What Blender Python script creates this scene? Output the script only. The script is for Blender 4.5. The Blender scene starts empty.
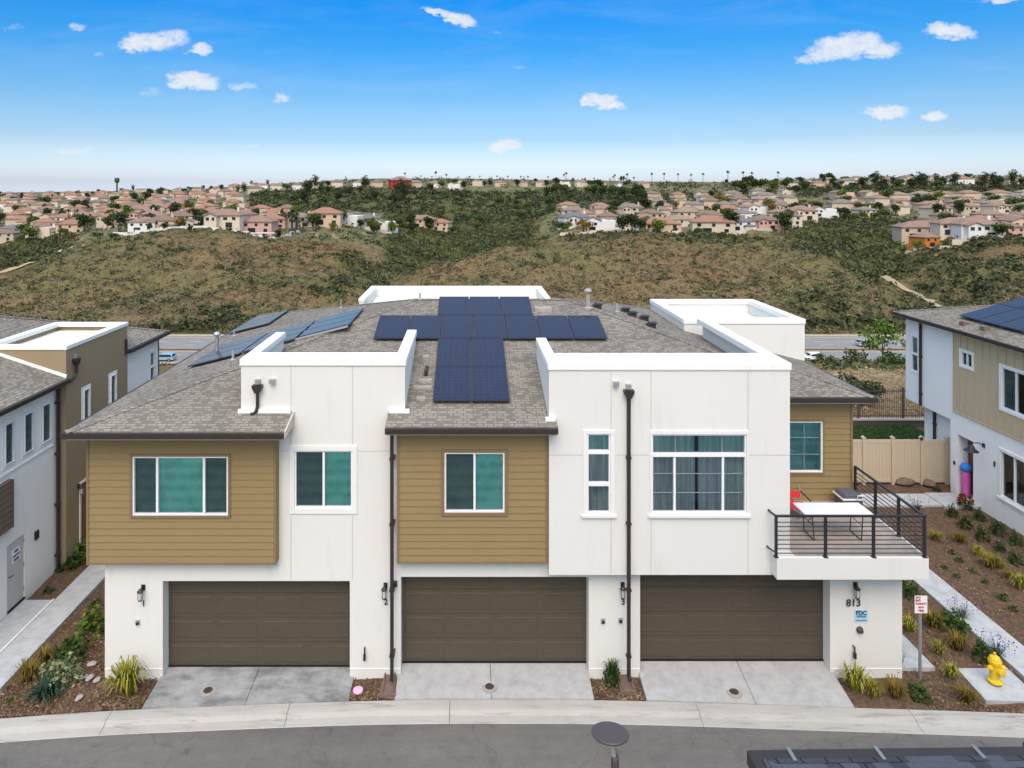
import bpy, bmesh, math, random
import numpy as np
from mathutils import Matrix, Vector
random.seed(7); rng = np.random.default_rng(7)
C = bpy.context.scene.collection
PI = math.pi
# ------------------------------------------------------------------ camera model (for measuring)
F, PX, PY, H = 690.0, 467.0, 190.0, 12.8
def at(px, py, Y): return Vector(((px-PX)*Y/F, Y, H-(py-PY)*Y/F))
def gp(px, py, z=0.0):
    Y = (H-z)*F/(py-PY); return Vector(((px-PX)*Y/F, Y, z))
def XA(px, Y): return (px-PX)*Y/F
def ZA(py, Y): return H-(py-PY)*Y/F

# ------------------------------------------------------------------ materials
def srgb(r, g, b):
    f = lambda c: (c/255/12.92) if c/255 <= .04045 else ((c/255+.055)/1.055)**2.4
    return (f(r), f(g), f(b), 1)
class NT:
    def __init__(s, name):
        s.m = bpy.data.materials.new(name); s.m.use_nodes = True
        s.t = s.m.node_tree; s.n = s.t.nodes; s.l = s.t.links
        s.b = s.n['Principled BSDF']; s.out = s.n['Material Output']
    def node(s, t, **kw):
        n = s.n.new(t)
        for k, v in kw.items():
            if k in n.inputs: n.inputs[k].default_value = v
            else: setattr(n, k, v)
        return n
    def link(s, a, b): s.l.new(a, b)
    def coord(s, kind='Object', scale=(1,1,1)):
        tc = s.node('ShaderNodeTexCoord'); mp = s.node('ShaderNodeMapping')
        mp.inputs['Scale'].default_value = scale
        s.link(tc.outputs[kind], mp.inputs[0]); return mp.outputs[0]
    def noise(s, vec, scale, detail=4, rough=.55):
        n = s.node('ShaderNodeTexNoise'); n.inputs['Scale'].default_value = scale
        n.inputs['Detail'].default_value = detail; n.inputs['Roughness'].default_value = rough
        s.link(vec, n.inputs['Vector']); return n.outputs['Fac']
    def ramp(s, fac, stops, interp='LINEAR'):
        r = s.node('ShaderNodeValToRGB'); r.color_ramp.interpolation = interp
        e = r.color_ramp.elements
        while len(e) < len(stops): e.new(.5)
        for el, (p, c) in zip(e, stops): el.position = p; el.color = c if len(c) == 4 else (*c, 1)
        s.link(fac, r.inputs[0]); return r.outputs[0]
    def mix(s, fac, a, b, mode='MIX'):
        m = s.node('ShaderNodeMix', data_type='RGBA', blend_type=mode)
        for sock, v in ((m.inputs[0], fac), (m.inputs[6], a), (m.inputs[7], b)):
            if hasattr(v, 'is_output'): s.link(v, sock)
            else: sock.default_value = v
        return m.outputs[2]
    def math(s, op, a, b=0.0, clamp=False):
        m = s.node('ShaderNodeMath', operation=op, use_clamp=clamp)
        for sock, v in ((m.inputs[0], a), (m.inputs[1], b)):
            if hasattr(v, 'is_output'): s.link(v, sock)
            else: sock.default_value = v
        return m.outputs[0]
    def bump(s, h, strength=.3, dist=.01):
        b = s.node('ShaderNodeBump'); b.inputs['Strength'].default_value = strength
        b.inputs['Distance'].default_value = dist
        s.link(h, b.inputs['Height']); s.link(b.outputs[0], s.b.inputs['Normal'])
    def base(s, c):
        if hasattr(c, 'is_output'): s.link(c, s.b.inputs['Base Color'])
        else: s.b.inputs['Base Color'].default_value = c
    def rough(s, r, spec=None):
        s.b.inputs['Roughness'].default_value = r
        if spec is not None: s.b.inputs['Specular IOR Level'].default_value = spec
def sc(c, k): return (c[0]*k, c[1]*k, c[2]*k, 1)

M = {}
def plain(name, col, rough=.6, spec=.3, metal=0, var=.12, scale=3.0, bump=0, bscale=60):
    t = NT(name); v = t.coord()
    n = t.noise(v, scale, 5)
    t.base(t.mix(n, sc(col, 1-var), sc(col, 1+var)))
    t.rough(rough, spec); t.b.inputs['Metallic'].default_value = metal
    if bump: t.bump(t.noise(v, bscale, 3), bump, .01)
    M[name] = t.m; return t.m
def stucco(name, col, dirt=.06):
    t = NT(name); v = t.coord()
    n1 = t.noise(v, .6, 5, .6); n2 = t.noise(v, 7, 4); 
    vs = t.coord('Object', (1.6, 1.6, .22)); n3 = t.noise(vs, 2.2, 4, .6)
    c = t.mix(n1, sc(col, 1-dirt), sc(col, 1+dirt*.5))
    c = t.mix(t.math('MULTIPLY', n2, .5), c, sc(col, .96))
    st = t.ramp(n3, [(0, (1,1,1)), (.58, (1,1,1)), (.82, (.91,.905,.89))])
    c = t.mix(1.0, c, st, 'MULTIPLY')
    t.base(c); t.rough(.9, .1); t.bump(t.noise(v, 95, 3, .6), .25, .006); M[name] = t.m
stucco('white_stucco', (.705, .705, .675)); stucco('brightened_stucco', (.86, .855, .84), .04)  # neighbours' stucco: missing side-wall light put into a brighter white
stucco('white_cap', (.82, .82, .80), .03); stucco('white_trim', (.755,.755,.735), .03)
stucco('white_paint', (.80, .80, .79), .03)
stucco('tan_stucco', (.32, .25, .155), .08)
stucco('membrane', (.74, .72, .68), .12)
def siding_mat(name, col):
    t = NT(name); v = t.coord('Object', (.6, .6, 9)); n = t.noise(v, 4, 4)
    v2 = t.coord(); n2 = t.noise(v2, .9, 4)
    c = t.mix(n, sc(col, .9), sc(col, 1.08)); c = t.mix(t.math('MULTIPLY', n2, .6), c, sc(col, .86))
    t.base(c); t.rough(.7, .25); t.bump(n, .15, .004); M[name] = t.m
siding_mat('mustard_siding', (.275, .203, .098))
siding_mat('beige_batten', (.54, .44, .295))
siding_mat('brown_trim', (.22, .162, .088))
def shingles(name, a, b, c, joint):
    t = NT(name); uv = t.coord('UV')
    br = t.node('ShaderNodeTexBrick', offset=.37, squash=1.0)
    br.inputs['Scale'].default_value = 1.0; br.inputs['Mortar Size'].default_value = .012
    br.inputs['Mortar Smooth'].default_value = .3; br.inputs['Bias'].default_value = 0
    br.inputs['Brick Width'].default_value = .26; br.inputs['Row Height'].default_value = .115
    br.inputs['Color1'].default_value = (*a, 1); br.inputs['Color2'].default_value = (*b, 1)
    br.inputs['Mortar'].default_value = (*joint, 1)
    t.link(uv, br.inputs['Vector'])
    br2 = t.node('ShaderNodeTexBrick', offset=.61)
    br2.inputs['Scale'].default_value = 1.0; br2.inputs['Mortar Size'].default_value = 0
    br2.inputs['Brick Width'].default_value = .17; br2.inputs['Row Height'].default_value = .115
    br2.inputs['Color1'].default_value = (0,0,0,1); br2.inputs['Color2'].default_value = (1,1,1,1)
    t.link(uv, br2.inputs['Vector'])
    fac = t.ramp(br2.outputs['Color'], [(.58, (0,0,0)), (.64, (1,1,1))])
    col = t.mix(t.math('MULTIPLY', fac, .8), br.outputs['Color'], (*c, 1))
    v = t.coord(); n = t.noise(v, .7, 5); n2 = t.noise(v, 40, 2)
    col = t.mix(1.0, col, t.ramp(n, [(.25, (.82,.82,.82)), (.75, (1.14,1.12,1.1))]), 'MULTIPLY')
    col = t.mix(1.0, col, t.ramp(n2, [(.3, (.85,.85,.85)), (.7, (1.12,1.12,1.12))]), 'MULTIPLY')
    t.base(col); t.rough(.95, .12)
    t.bump(br.outputs['Fac'], -.5, .012); M[name] = t.m
shingles('shingles', (.275,.250,.212), (.245,.222,.187), (.155,.142,.122), (.11,.10,.088))
shingles('dark_shingles', (.060,.067,.080), (.05,.055,.066), (.095,.104,.120), (.02,.02,.024))
plain('gutter_brown', (.035,.026,.024), .45, .4)
plain('fascia', (.52,.47,.40), .6)
plain('black_metal', (.018,.018,.022), .4, .5)
plain('rail_metal', (.022,.021,.026), .45, .5)
plain('grey_metal', (.33,.33,.34), .5, .5)
plain('galvanized', (.42,.43,.44), .4, .5, .6)
plain('vinyl_white', (.80,.81,.83), .35, .4, var=.03)
plain('muntin_grey', (.30,.34,.35), .5, .3)
plain('lamp_bronze', (.075,.058,.058), .5, .4, var=.06)
plain('lamp_glass', (.55,.56,.56), .2, .5)
plain('dark_room', (.02,.024,.026), .9, .1)
plain('hydrant_yellow', (.74,.50,.02), .35, .5, var=.1, bump=.1)
plain('red_cloth', (.55,.03,.035), .8)
plain('plastic_white', (.74,.74,.76), .4, .4, var=.03)
plain('cooler_grey', (.10,.11,.13), .45, .4)
plain('pink_cloth', (.72,.14,.42), .75, .2)
plain('blue_cloth', (.05,.22,.62), .7, .2)
plain('door_red', (.20,.055,.03), .5, .4)
plain('door_grey', (.52,.52,.51), .5, .3)
plain('vinyl_tan', (.50,.42,.31), .55, .3, var=.05)
plain('iron', (.09,.07,.06), .6, .4)
plain('sign_white', (.82,.80,.82), .5, .3, var=.02)
plain('sign_red', (.50,.02,.07), .5, .3)
plain('sign_blue', (.02,.07,.22), .5, .3)
plain('sign_pale_blue', (.42,.62,.72), .5, .3, var=.03)
plain('stone_brown', (.17,.125,.10), .9, .2, var=.3, scale=9, bump=.6, bscale=25)
plain('stone_pale', (.36,.33,.30), .9, .2, var=.25, scale=9, bump=.5, bscale=25)
plain('pink_paint', (.72,.42,.62), .6, .3)
plain('bark', (.085,.06,.042), .95, .1, var=.35, scale=8, bump=.8, bscale=22)
plain('wall_block', (.46,.40,.33), .9, .1, bump=.3, bscale=20)
plain('rubber', (.015,.015,.016), .8, .2)
plain('car_white', (.78,.79,.80), .25, .5, var=.02)
plain('car_silver', (.45,.47,.49), .25, .5, var=.02)
plain('car_blue', (.28,.42,.55), .25, .5, var=.02)
plain('car_glass', (.02,.025,.03), .08, .6)
plain('tail_red', (.4,.01,.01), .3, .5)
plain('lens', (.75,.75,.72), .15, .5)
plain('terracotta_drain', (.06,.05,.045), .7, .3)
def garage_mat():
    t = NT('garage_brown'); v = t.coord('Object', (1, 1, 14)); n = t.noise(v, 3, 5, .6)
    c = t.mix(n, (.062,.050,.036,1), (.104,.084,.062,1)); t.base(c); t.rough(.55, .3); t.bump(n, .2, .004); M['garage_brown'] = t.m
garage_mat()
def concrete(name, col, stain=.25, sc_=1.0, oil=False):
    t = NT(name); v = t.coord()
    n1 = t.noise(v, .55*sc_, 6, .65); n2 = t.noise(v, 3.5, 5, .65); n3 = t.noise(v, 60, 3)
    c = t.mix(n1, sc(col, 1-stain), sc(col, 1+stain*.6))
    c = t.mix(1.0, c, t.ramp(n2, [(.3, (.82,.82,.82)), (.6, (1.05,1.05,1.04))]), 'MULTIPLY')
    c = t.mix(1.0, c, t.ramp(n3, [(.3, (.93,.93,.93)), (.7, (1.05,1.05,1.05))]), 'MULTIPLY')
    if oil:
        n4 = t.noise(t.coord('Object', (1.1, 2.2, 1)), .95, 4, .6); c = t.mix(1.0, c, t.ramp(n4, [(.36, (.56,.56,.57)), (.46, (.80,.80,.80)), (.56, (1,1,1))]), 'MULTIPLY')
    t.base(c); t.rough(.85, .2); t.bump(n3, .2, .004); M[name] = t.m
concrete('concrete', (.415,.42,.42), .18)
concrete('concrete_stained', (.355,.362,.365), .3, 1.6, True)
concrete('kerb_concrete', (.47,.455,.425), .14)
concrete('walk_concrete', (.46,.475,.485), .15)
concrete('deck_coat', (.40,.345,.295), .12)
def kerb_mat():
    t = NT('kerb_concrete'); v = t.coord(); vs = t.coord('Object', (.35, 3, 3))
    n1 = t.noise(v, .8, 6, .65); ns = t.noise(vs, 2.6, 5, .65); n3 = t.noise(v, 55, 3)
    c = t.mix(n1, (.36,.345,.315,1), (.47,.455,.425,1))
    c = t.mix(1.0, c, t.ramp(ns, [(.28, (.62,.60,.58)), (.45, (1,1,1)), (.7, (1.05,1.05,1.04))]), 'MULTIPLY')
    c = t.mix(1.0, c, t.ramp(n3, [(.3, (.9,.9,.9)), (.7, (1.05,1.05,1.05))]), 'MULTIPLY')
    t.base(c); t.rough(.9, .15); t.bump(n3, .25, .005); M['kerb_concrete'] = t.m
kerb_mat()
def asphalt(name, col):
    t = NT(name); v = t.coord(); vl = t.coord('Object', (.12, .9, 1))
    n1 = t.noise(v, .45, 6, .6); n2 = t.noise(v, 110, 3, .7); nl = t.noise(vl, 1.3, 5, .6); n4 = t.noise(v, 3.0, 5, .65)
    c = t.mix(n1, sc(col, .8), sc(col, 1.18))
    c = t.mix(1.0, c, t.ramp(nl, [(.3, (.84,.84,.85)), (.7, (1.12,1.11,1.1))]), 'MULTIPLY')
    c = t.mix(1.0, c, t.ramp(n4, [(.25, (.6,.6,.6)), (.38, (.97,.97,.97)), (.75, (1.12,1.12,1.12))]), 'MULTIPLY')
    c = t.mix(1.0, c, t.ramp(n2, [(.3, (.7,.7,.7)), (.72, (1.3,1.3,1.3))]), 'MULTIPLY')
    t.base(c); vo = t.node('ShaderNodeTexVoronoi', feature='DISTANCE_TO_EDGE'); vo.inputs['Scale'].default_value = .33
    wv = t.node('ShaderNodeVectorMath', operation='ADD'); nn = t.node('ShaderNodeTexNoise'); nn.inputs['Scale'].default_value = 1.1; t.link(v, nn.inputs['Vector']); t.link(v, wv.inputs[0]); t.link(nn.outputs['Color'], wv.inputs[1]); t.link(wv.outputs[0], vo.inputs['Vector'])
    c = t.mix(1.0, c, t.ramp(vo.outputs['Distance'], [(.0, (.86,.86,.86)), (.006, (.92,.92,.92)), (.012, (1,1,1))]), 'MULTIPLY'); t.base(c)
    t.rough(.95, .12); t.bump(n2, .35, .006); M[name] = t.m
asphalt('asphalt', (.15,.145,.136)); asphalt('road_grey', (.24,.235,.225))
def mulch_mat():
    t = NT('mulch'); v = t.coord(); n1 = t.noise(v, .5, 5, .6); n2 = t.noise(v, 9, 5, .7); n3 = t.noise(v, 45, 3, .7)
    c = t.mix(n1, (.122,.087,.063,1), (.185,.134,.096,1))
    c = t.mix(1.0, c, t.ramp(n2, [(.3, (.55,.52,.5)), (.6, (1.15,1.1,1.05))]), 'MULTIPLY')
    c = t.mix(1.0, c, t.ramp(n3, [(.32, (.5,.5,.5)), (.7, (1.45,1.4,1.35))]), 'MULTIPLY')
    t.base(c); t.rough(1, .05); t.bump(n3, .8, .03); M['mulch'] = t.m
mulch_mat()
def hill_mat():
    t = NT('hillside'); v = t.coord()
    at_ = t.node('ShaderNodeAttribute', attribute_name='cover')
    sp = t.node('ShaderNodeSeparateColor'); t.link(at_.outputs['Color'], sp.inputs[0])
    n1 = t.noise(v, .03, 6, .6); n2 = t.noise(v, .22, 6, .7); n3 = t.noise(v, 1.1, 5, .7)
    dry = t.ramp(t.mix(.5, n1, n2), [(.30, (.080,.070,.040)), (.42, (.115,.095,.060)), (.50, (.17,.132,.082)), (.58, (.122,.110,.058)), (.66, (.18,.15,.075)), (.78, (.32,.25,.165))])
    grn = t.ramp(n2, [(.3, (.040,.050,.020)), (.5, (.075,.086,.032)), (.7, (.15,.15,.055))])
    n0 = t.noise(v, .011, 4, .55)
    dry = t.mix(1.0, dry, t.ramp(n0, [(.36, (1.32,1.06,.92)), (.5, (1.15,1.12,1.0)), (.64, (.92,1.10,.80))]), 'MULTIPLY')
    c = t.mix(sp.outputs[0], dry, grn)
    grass = t.ramp(n3, [(.3, (.22,.165,.09)), (.7, (.42,.33,.21))])
    c = t.mix(sp.outputs[1], c, grass)
    town = t.ramp(n2, [(.3, (.075,.09,.038)), (.5, (.14,.135,.07)), (.7, (.34,.29,.22))])
    c = t.mix(sp.outputs[2], c, town)
    c = t.mix(1.0, c, t.ramp(n3, [(.3, (.6,.6,.6)), (.7, (1.35,1.33,1.28))]), 'MULTIPLY')
    t.base(c); t.rough(1, .03); t.bump(t.mix(.5, n2, n3), .9, 1.2); M['hillside'] = t.m
hill_mat()
def leaf_mat(name, a, b, c=None, scale=.9, trans=.25):
    t = NT(name); v = t.coord(); g = t.node('ShaderNodeNewGeometry')
    n = t.noise(v, scale, 3); n2 = g.outputs['Random Per Island']
    f = t.math('ADD', t.math('MULTIPLY', n, .9), t.math('MULTIPLY', t.math('SUBTRACT', n2, .5), .45))
    st = [(.25, a), (.62, b)]
    if c: st.append((.85, c))
    oi = t.node('ShaderNodeObjectInfo')
    col = t.ramp(f, st)
    hs = t.node('ShaderNodeHueSaturation')
    t.link(t.math('ADD', .485, t.math('MULTIPLY', oi.outputs['Random'], .03)), hs.inputs['Hue'])
    t.link(t.math('ADD', .8, t.math('MULTIPLY', oi.outputs['Random'], .4)), hs.inputs['Value'])
    t.link(col, hs.inputs['Color'])
    t.base(hs.outputs[0]); t.rough(.8, .15)
    M[name] = t.m
leaf_mat('leaf_dark', (.020,.032,.014), (.052,.072,.028), (.10,.125,.045), .5)
leaf_mat('leaf_mid', (.036,.055,.016), (.09,.122,.036), (.16,.19,.055), .5)
leaf_mat('leaf_lime', (.06,.085,.012), (.15,.19,.025), (.26,.30,.05), .5)
leaf_mat('leaf_autumn', (.16,.09,.02), (.30,.17,.035), (.38,.27,.06), .5)
leaf_mat('palm_leaf', (.022,.030,.014), (.05,.062,.028), (.085,.09,.045), .8)
leaf_mat('palm_skirt', (.07,.05,.03), (.13,.095,.06), None, .8)
leaf_mat('scrub_green', (.046,.055,.027), (.10,.112,.052), (.20,.195,.09), .06); leaf_mat('scrub_grey', (.060,.060,.036), (.125,.120,.075), (.22,.205,.13), .05); leaf_mat('far_wood', (.022,.032,.016), (.060,.072,.036), (.125,.13,.058), .03)
leaf_mat('scrub_dry', (.12,.094,.066), (.24,.188,.128), (.42,.335,.225), .035)
leaf_mat('scrub_olive', (.095,.090,.038), (.20,.178,.074), (.36,.31,.14), .035)
leaf_mat('dry_grass', (.24,.18,.10), (.38,.30,.18), (.52,.42,.28), .2)
leaf_mat('tuft_yellow', (.16,.17,.022), (.36,.34,.055), (.55,.49,.13), 3)
leaf_mat('tuft_olive', (.12,.10,.018), (.24,.18,.03), (.33,.27,.06), 3)
leaf_mat('shrub_green', (.02,.045,.012), (.06,.11,.022), (.14,.20,.045), 4)
leaf_mat('shrub_bright', (.05,.085,.015), (.14,.21,.03), (.27,.33,.07), 4)
leaf_mat('shrub_round', (.022,.042,.014), (.058,.095,.026), (.12,.16,.045), 4)
leaf_mat('shrub_pale', (.10,.14,.06), (.26,.30,.15), (.50,.52,.33), 4)
leaf_mat('grass_blue', (.02,.05,.035), (.05,.10,.065), (.10,.16,.10), 4)
leaf_mat('lavender_leaf', (.05,.07,.045), (.11,.14,.09), None, 4)
leaf_mat('lavender_flower', (.10,.07,.24), (.19,.14,.38), (.28,.22,.48), 4)
leaf_mat('red_tips', (.12,.03,.012), (.26,.09,.03), (.20,.16,.04), 4)
leaf_mat('turf', (.022,.045,.006), (.045,.08,.012), (.07,.11,.02), 2)
leaf_mat('dry_stalk', (.14,.11,.07), (.27,.21,.14), None, 4)
leaf_mat('chips', (.08,.05,.032), (.21,.135,.085), (.38,.27,.19), 3)
def glass(name, tint, reflect=1.0):
    t = NT(name)
    tr = t.node('ShaderNodeBsdfTransparent'); tr.inputs[0].default_value = (*tint, 1)
    gl = t.node('ShaderNodeBsdfGlossy'); gl.inputs['Roughness'].default_value = .015
    gl.inputs[0].default_value = (.85,.97,1,1)
    fr = t.node('ShaderNodeFresnel'); fr.inputs[0].default_value = 1.75
    mx = t.node('ShaderNodeMixShader'); t.link(t.math('MULTIPLY', fr.outputs[0], reflect), mx.inputs[0])
    t.link(tr.outputs[0], mx.inputs[1]); t.link(gl.outputs[0], mx.inputs[2])
    t.link(mx.outputs[0], t.out.inputs['Surface']); M[name] = t.m
glass('glass_teal', (.62,.86,.85)); glass('glass_screen', (.52,.60,.62), .7); glass('glass_clear', (.74,.82,.84))
def blind(name, a, b):
    t = NT(name); v = t.coord(); n = t.noise(v, 2.2, 4, .6); z = t.node('ShaderNodeSeparateXYZ'); t.link(v, z.inputs[0])
    s_ = t.math('SINE', t.math('MULTIPLY', z.outputs[2], 2*PI/.30)); f = t.math('ADD', n, t.math('MULTIPLY', s_, .10))
    t.base(t.ramp(f, [(.30, a), (.68, b)])); t.rough(.6, .2); M[name] = t.m
blind('blind_teal', (.30,.66,.62), (.62,.92,.86)); blind('blind_dark', (.17,.25,.25), (.26,.36,.35)); blind('blind_shade', (.22,.42,.42), (.42,.62,.60))
def curtain():
    t = NT('curtain'); v = t.coord('Object', (7, 7, .25)); n = t.noise(v, 2.0, 3)
    t.base(t.ramp(n, [(.3, (.40,.42,.41)), (.7, (.86,.88,.87))])); t.rough(.9, .1); M['curtain'] = t.m
curtain()
def solar():
    t = NT('solar_cells'); uv = t.coord('UV'); v = t.coord()
    br = t.node('ShaderNodeTexBrick', offset=0.0); br.inputs['Scale'].default_value = 1
    br.inputs['Brick Width'].default_value = .1667; br.inputs['Row Height'].default_value = .1
    br.inputs['Mortar Size'].default_value = .004
    br.inputs['Color1'].default_value = (.009,.012,.032,1); br.inputs['Color2'].default_value = (.012,.015,.040,1)
    br.inputs['Mortar'].default_value = (.025,.03,.07,1); t.link(uv, br.inputs['Vector'])
    t.base(br.outputs['Color']); t.rough(.18, .5); M['solar_cells'] = t.m
solar()
plain('solar_frame', (.03,.035,.06), .4, .5)
def far_paint(name, col): plain(name, col, .85, .1, var=.06, scale=.6)
for nm, c in dict(cream=(0.623,0.549,0.440), white=(0.704,0.704,0.687), beige=(0.519,0.433,0.333), peach=(0.602,0.444,0.333), sand=(0.561,0.486,0.376), pink=(0.540,0.348,0.290), orange=(.52,.19,.05), red=(.36,.045,.045), yellow=(.58,.45,.22)).items(): far_paint('far_'+nm, c)
def tile_roof(name, col):
    t = NT(name); v = t.coord(); n = t.noise(v, .5, 4); w = t.noise(t.coord('Object', (3.2,3.2,3.2)), 2, 2)
    c = t.mix(n, sc(col, .8), sc(col, 1.2)); c = t.mix(1.0, c, t.ramp(w, [(.35, (.82,.82,.82)), (.65, (1.14,1.14,1.14))]), 'MULTIPLY')
    t.base(c); t.rough(.9, .1); M[name] = t.m
for nm, c in dict(terracotta=(.30,.165,.115), rose=(.26,.175,.14), brown=(.20,.145,.115), greybrown=(.21,.175,.155), tan=(.27,.21,.155), slate=(.16,.15,.16)).items(): tile_roof('roof_'+nm, c)

# ------------------------------------------------------------------ mesh builder
FRONT = lambda Y, X=0, Z=0: Matrix(((1,0,0,X),(0,0,-1,Y),(0,1,0,Z),(0,0,0,1)))     # u=+X v=+Z w=-Y
FACE_PX = lambda X, Y=0, Z=0: Matrix(((0,0,1,X),(1,0,0,Y),(0,1,0,Z),(0,0,0,1)))    # u=+Y v=+Z w=+X
FACE_NX = lambda X, Y=0, Z=0: Matrix(((0,0,-1,X),(-1,0,0,Y),(0,1,0,Z),(0,0,0,1)))  # u=-Y v=+Z w=-X
I4 = Matrix.Identity(4)
class MB:
    def __init__(s, mat=None): s.v = []; s.f = []; s.m = mat or I4
    def V(s, *p):
        s.v.append(tuple(s.m @ Vector(p))); return len(s.v)-1
    def face(s, pts): s.f.append(tuple(s.V(*p) for p in pts)); return s
    def box(s, a0, a1, b0, b1, c0, c1):
        i = [s.V(a, b, c) for c in (c0, c1) for b in (b0, b1) for a in (a0, a1)]
        for q in ((0,1,3,2),(4,5,7,6),(0,1,5,4),(2,3,7,6),(0,2,6,4),(1,3,7,5)): s.f.append(tuple(i[k] for k in q))
        return s
    def prism(s, poly, d0, d1, axis=2):
        def P(p, d):
            return (p[0], p[1], d) if axis == 2 else ((p[0], d, p[1]) if axis == 1 else (d, p[0], p[1]))
        a = [s.V(*P(p, d0)) for p in poly]; b = [s.V(*P(p, d1)) for p in poly]; n = len(poly)
        s.f.append(tuple(a)); s.f.append(tuple(b))
        for k in range(n): s.f.append((a[k], a[(k+1) % n], b[(k+1) % n], b[k]))
        return s
    def tube(s, pts, r, n=8, cap=True):
        pts = [Vector(p) for p in pts]; rr = r if isinstance(r, (list, tuple)) else [r]*len(pts); rings = []
        for k, p in enumerate(pts):
            d = (pts[min(k+1, len(pts)-1)]-pts[max(k-1, 0)]).normalized()
            a = d.orthogonal().normalized() if k == 0 else (a - d*a.dot(d)).normalized()
            b = d.cross(a)
            rings.append([s.V(*(p+(a*math.cos(2*PI*j/n)+b*math.sin(2*PI*j/n))*rr[k])) for j in range(n)])
        for q in range(len(rings)-1):
            for j in range(n): s.f.append((rings[q][j], rings[q][(j+1) % n], rings[q+1][(j+1) % n], rings[q+1][j]))
        if cap: s.f.append(tuple(rings[0])); s.f.append(tuple(rings[-1]))
        return s
    def lathe(s, prof, c=(0,0,0), n=16):
        rings = [[s.V(c[0]+r*math.cos(2*PI*j/n), c[1]+r*math.sin(2*PI*j/n), c[2]+z) for j in range(n)] for r, z in prof]
        for q in range(len(rings)-1):
            for j in range(n): s.f.append((rings[q][j], rings[q][(j+1) % n], rings[q+1][(j+1) % n], rings[q+1][j]))
        s.f.append(tuple(rings[0])); s.f.append(tuple(rings[-1])); return s
    def panel(s, u0, u1, v0, v1, w=0, openings=(), depth=.2):
        """a wall sheet facing +w with openings (a0,a1,b0,b1) and their reveals"""
        us = sorted({u0, u1, *[min(max(x, u0), u1) for o in openings for x in o[:2]]})
        vs = sorted({v0, v1, *[min(max(x, v0), v1) for o in openings for x in o[2:4]]})
        for a, b in zip(us, us[1:]):
            for c, d in zip(vs, vs[1:]):
                um, vm = (a+b)/2, (c+d)/2
                if any(o[0] < um < o[1] and o[2] < vm < o[3] for o in openings): continue
                s.face([(a,c,w),(b,c,w),(b,d,w),(a,d,w)])
        for o in openings:
            a, b, c, d = o[:4]; e = w-(o[4] if len(o) > 4 else depth)
            p, q = max(a, u0), min(b, u1)
            if a >= u0: s.face([(a,c,w),(a,d,w),(a,d,e),(a,c,e)])
            if b <= u1: s.face([(b,c,w),(b,d,w),(b,d,e),(b,c,e)])
            s.face([(p,d,w),(q,d,w),(q,d,e),(p,d,e)]); s.face([(p,c,w),(q,c,w),(q,c,e),(p,c,e)])
        return s
    def build(s, name, mat, parent=None, smooth=False, recalc=True, bevel=0, uv=None):
        me = bpy.data.meshes.new(name); me.from_pydata(s.v, [], s.f)
        bm = bmesh.new(); bm.from_mesh(me)
        if recalc: bmesh.ops.recalc_face_normals(bm, faces=bm.faces)
        if bevel:
            bmesh.ops.remove_doubles(bm, verts=bm.verts, dist=1e-5)
            bmesh.ops.bevel(bm, geom=[e for e in bm.edges if e.is_manifold and e.calc_face_angle(0) > .5], offset=bevel, segments=2, affect='EDGES', profile=.6)
        if uv == 'slope':
            L = bm.loops.layers.uv.new('UVMap')
            for f in bm.faces:
                nrm = f.normal; u = Vector((-nrm.y, nrm.x, 0))
                u = u.normalized() if u.length > 1e-3 else Vector((1,0,0)); v = nrm.cross(u)
                for l in f.loops: l[L].uv = (l.vert.co.dot(u), l.vert.co.dot(v))
        elif uv == 'unit':
            L = bm.loops.layers.uv.new('UVMap')
            for f in bm.faces:
                for l, q in zip(f.loops, ((0,0),(1,0),(1,1),(0,1))): l[L].uv = q
        bm.to_mesh(me); bm.free()
        if smooth:
            for p in me.polygons: p.use_smooth = True
        me.materials.append(M[mat] if isinstance(mat, str) else mat)
        return link(me, name, parent)
def link(me, name, parent=None):
    o = bpy.data.objects.new(name, me); C.objects.link(o)
    if parent is not None:
        o.parent = parent
        if parent.type == 'EMPTY' and parent.get('_w'): o.location = -parent.location
    return o
def tag(o, label=None, cat=None, group=None, kind=None):
    if label: o['label'] = label
    if cat: o['category'] = cat
    if group: o['group'] = group
    if kind: o['kind'] = kind
    return o
def empty(name, loc, label=None, cat=None, group=None, world=True):
    o = bpy.data.objects.new(name, None); C.objects.link(o); o.location = loc; o.empty_display_size = .3
    if world: o['_w'] = 1
    return tag(o, label, cat, group)
def copy_tree(o, parent=None):
    c = o.copy(); C.objects.link(c)
    if parent: c.parent = parent
    for ch in list(o.children): copy_tree(ch, c)
    return c
def text(name, body, size, frame, u, v, w, mat, parent, align='CENTER', bold=0.0):
    cu = bpy.data.curves.new(name, 'FONT'); cu.body = body; cu.size = size; cu.align_x = align; cu.align_y = 'CENTER'
    cu.extrude = .006; cu.offset = bold
    ob = bpy.data.objects.new(name, cu); C.objects.link(ob); bpy.context.view_layer.update()
    me = bpy.data.meshes.new_from_object(ob.evaluated_get(bpy.context.evaluated_depsgraph_get()))
    bpy.data.objects.remove(ob); me.transform(frame @ Matrix.Translation((u, v, w)))
    me.materials.clear(); me.materials.append(M[mat]); return link(me, name, parent)
def raw_mesh(name, verts, quads, mat, parent=None, tri=False):
    me = bpy.data.meshes.new(name); k = 3 if tri else 4
    nv, nf = len(verts), len(quads)
    me.vertices.add(nv); me.vertices.foreach_set('co', np.asarray(verts, np.float32).ravel())
    me.loops.add(nf*k); me.loops.foreach_set('vertex_index', np.asarray(quads, np.int32).ravel())
    me.polygons.add(nf); me.polygons.foreach_set('loop_start', np.arange(0, nf*k, k, dtype=np.int32))
    me.update(calc_edges=True)
    if mat is not None: me.materials.append(M[mat] if isinstance(mat, str) else mat)
    return me if name.startswith('_') else link(me, name, parent)
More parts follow.
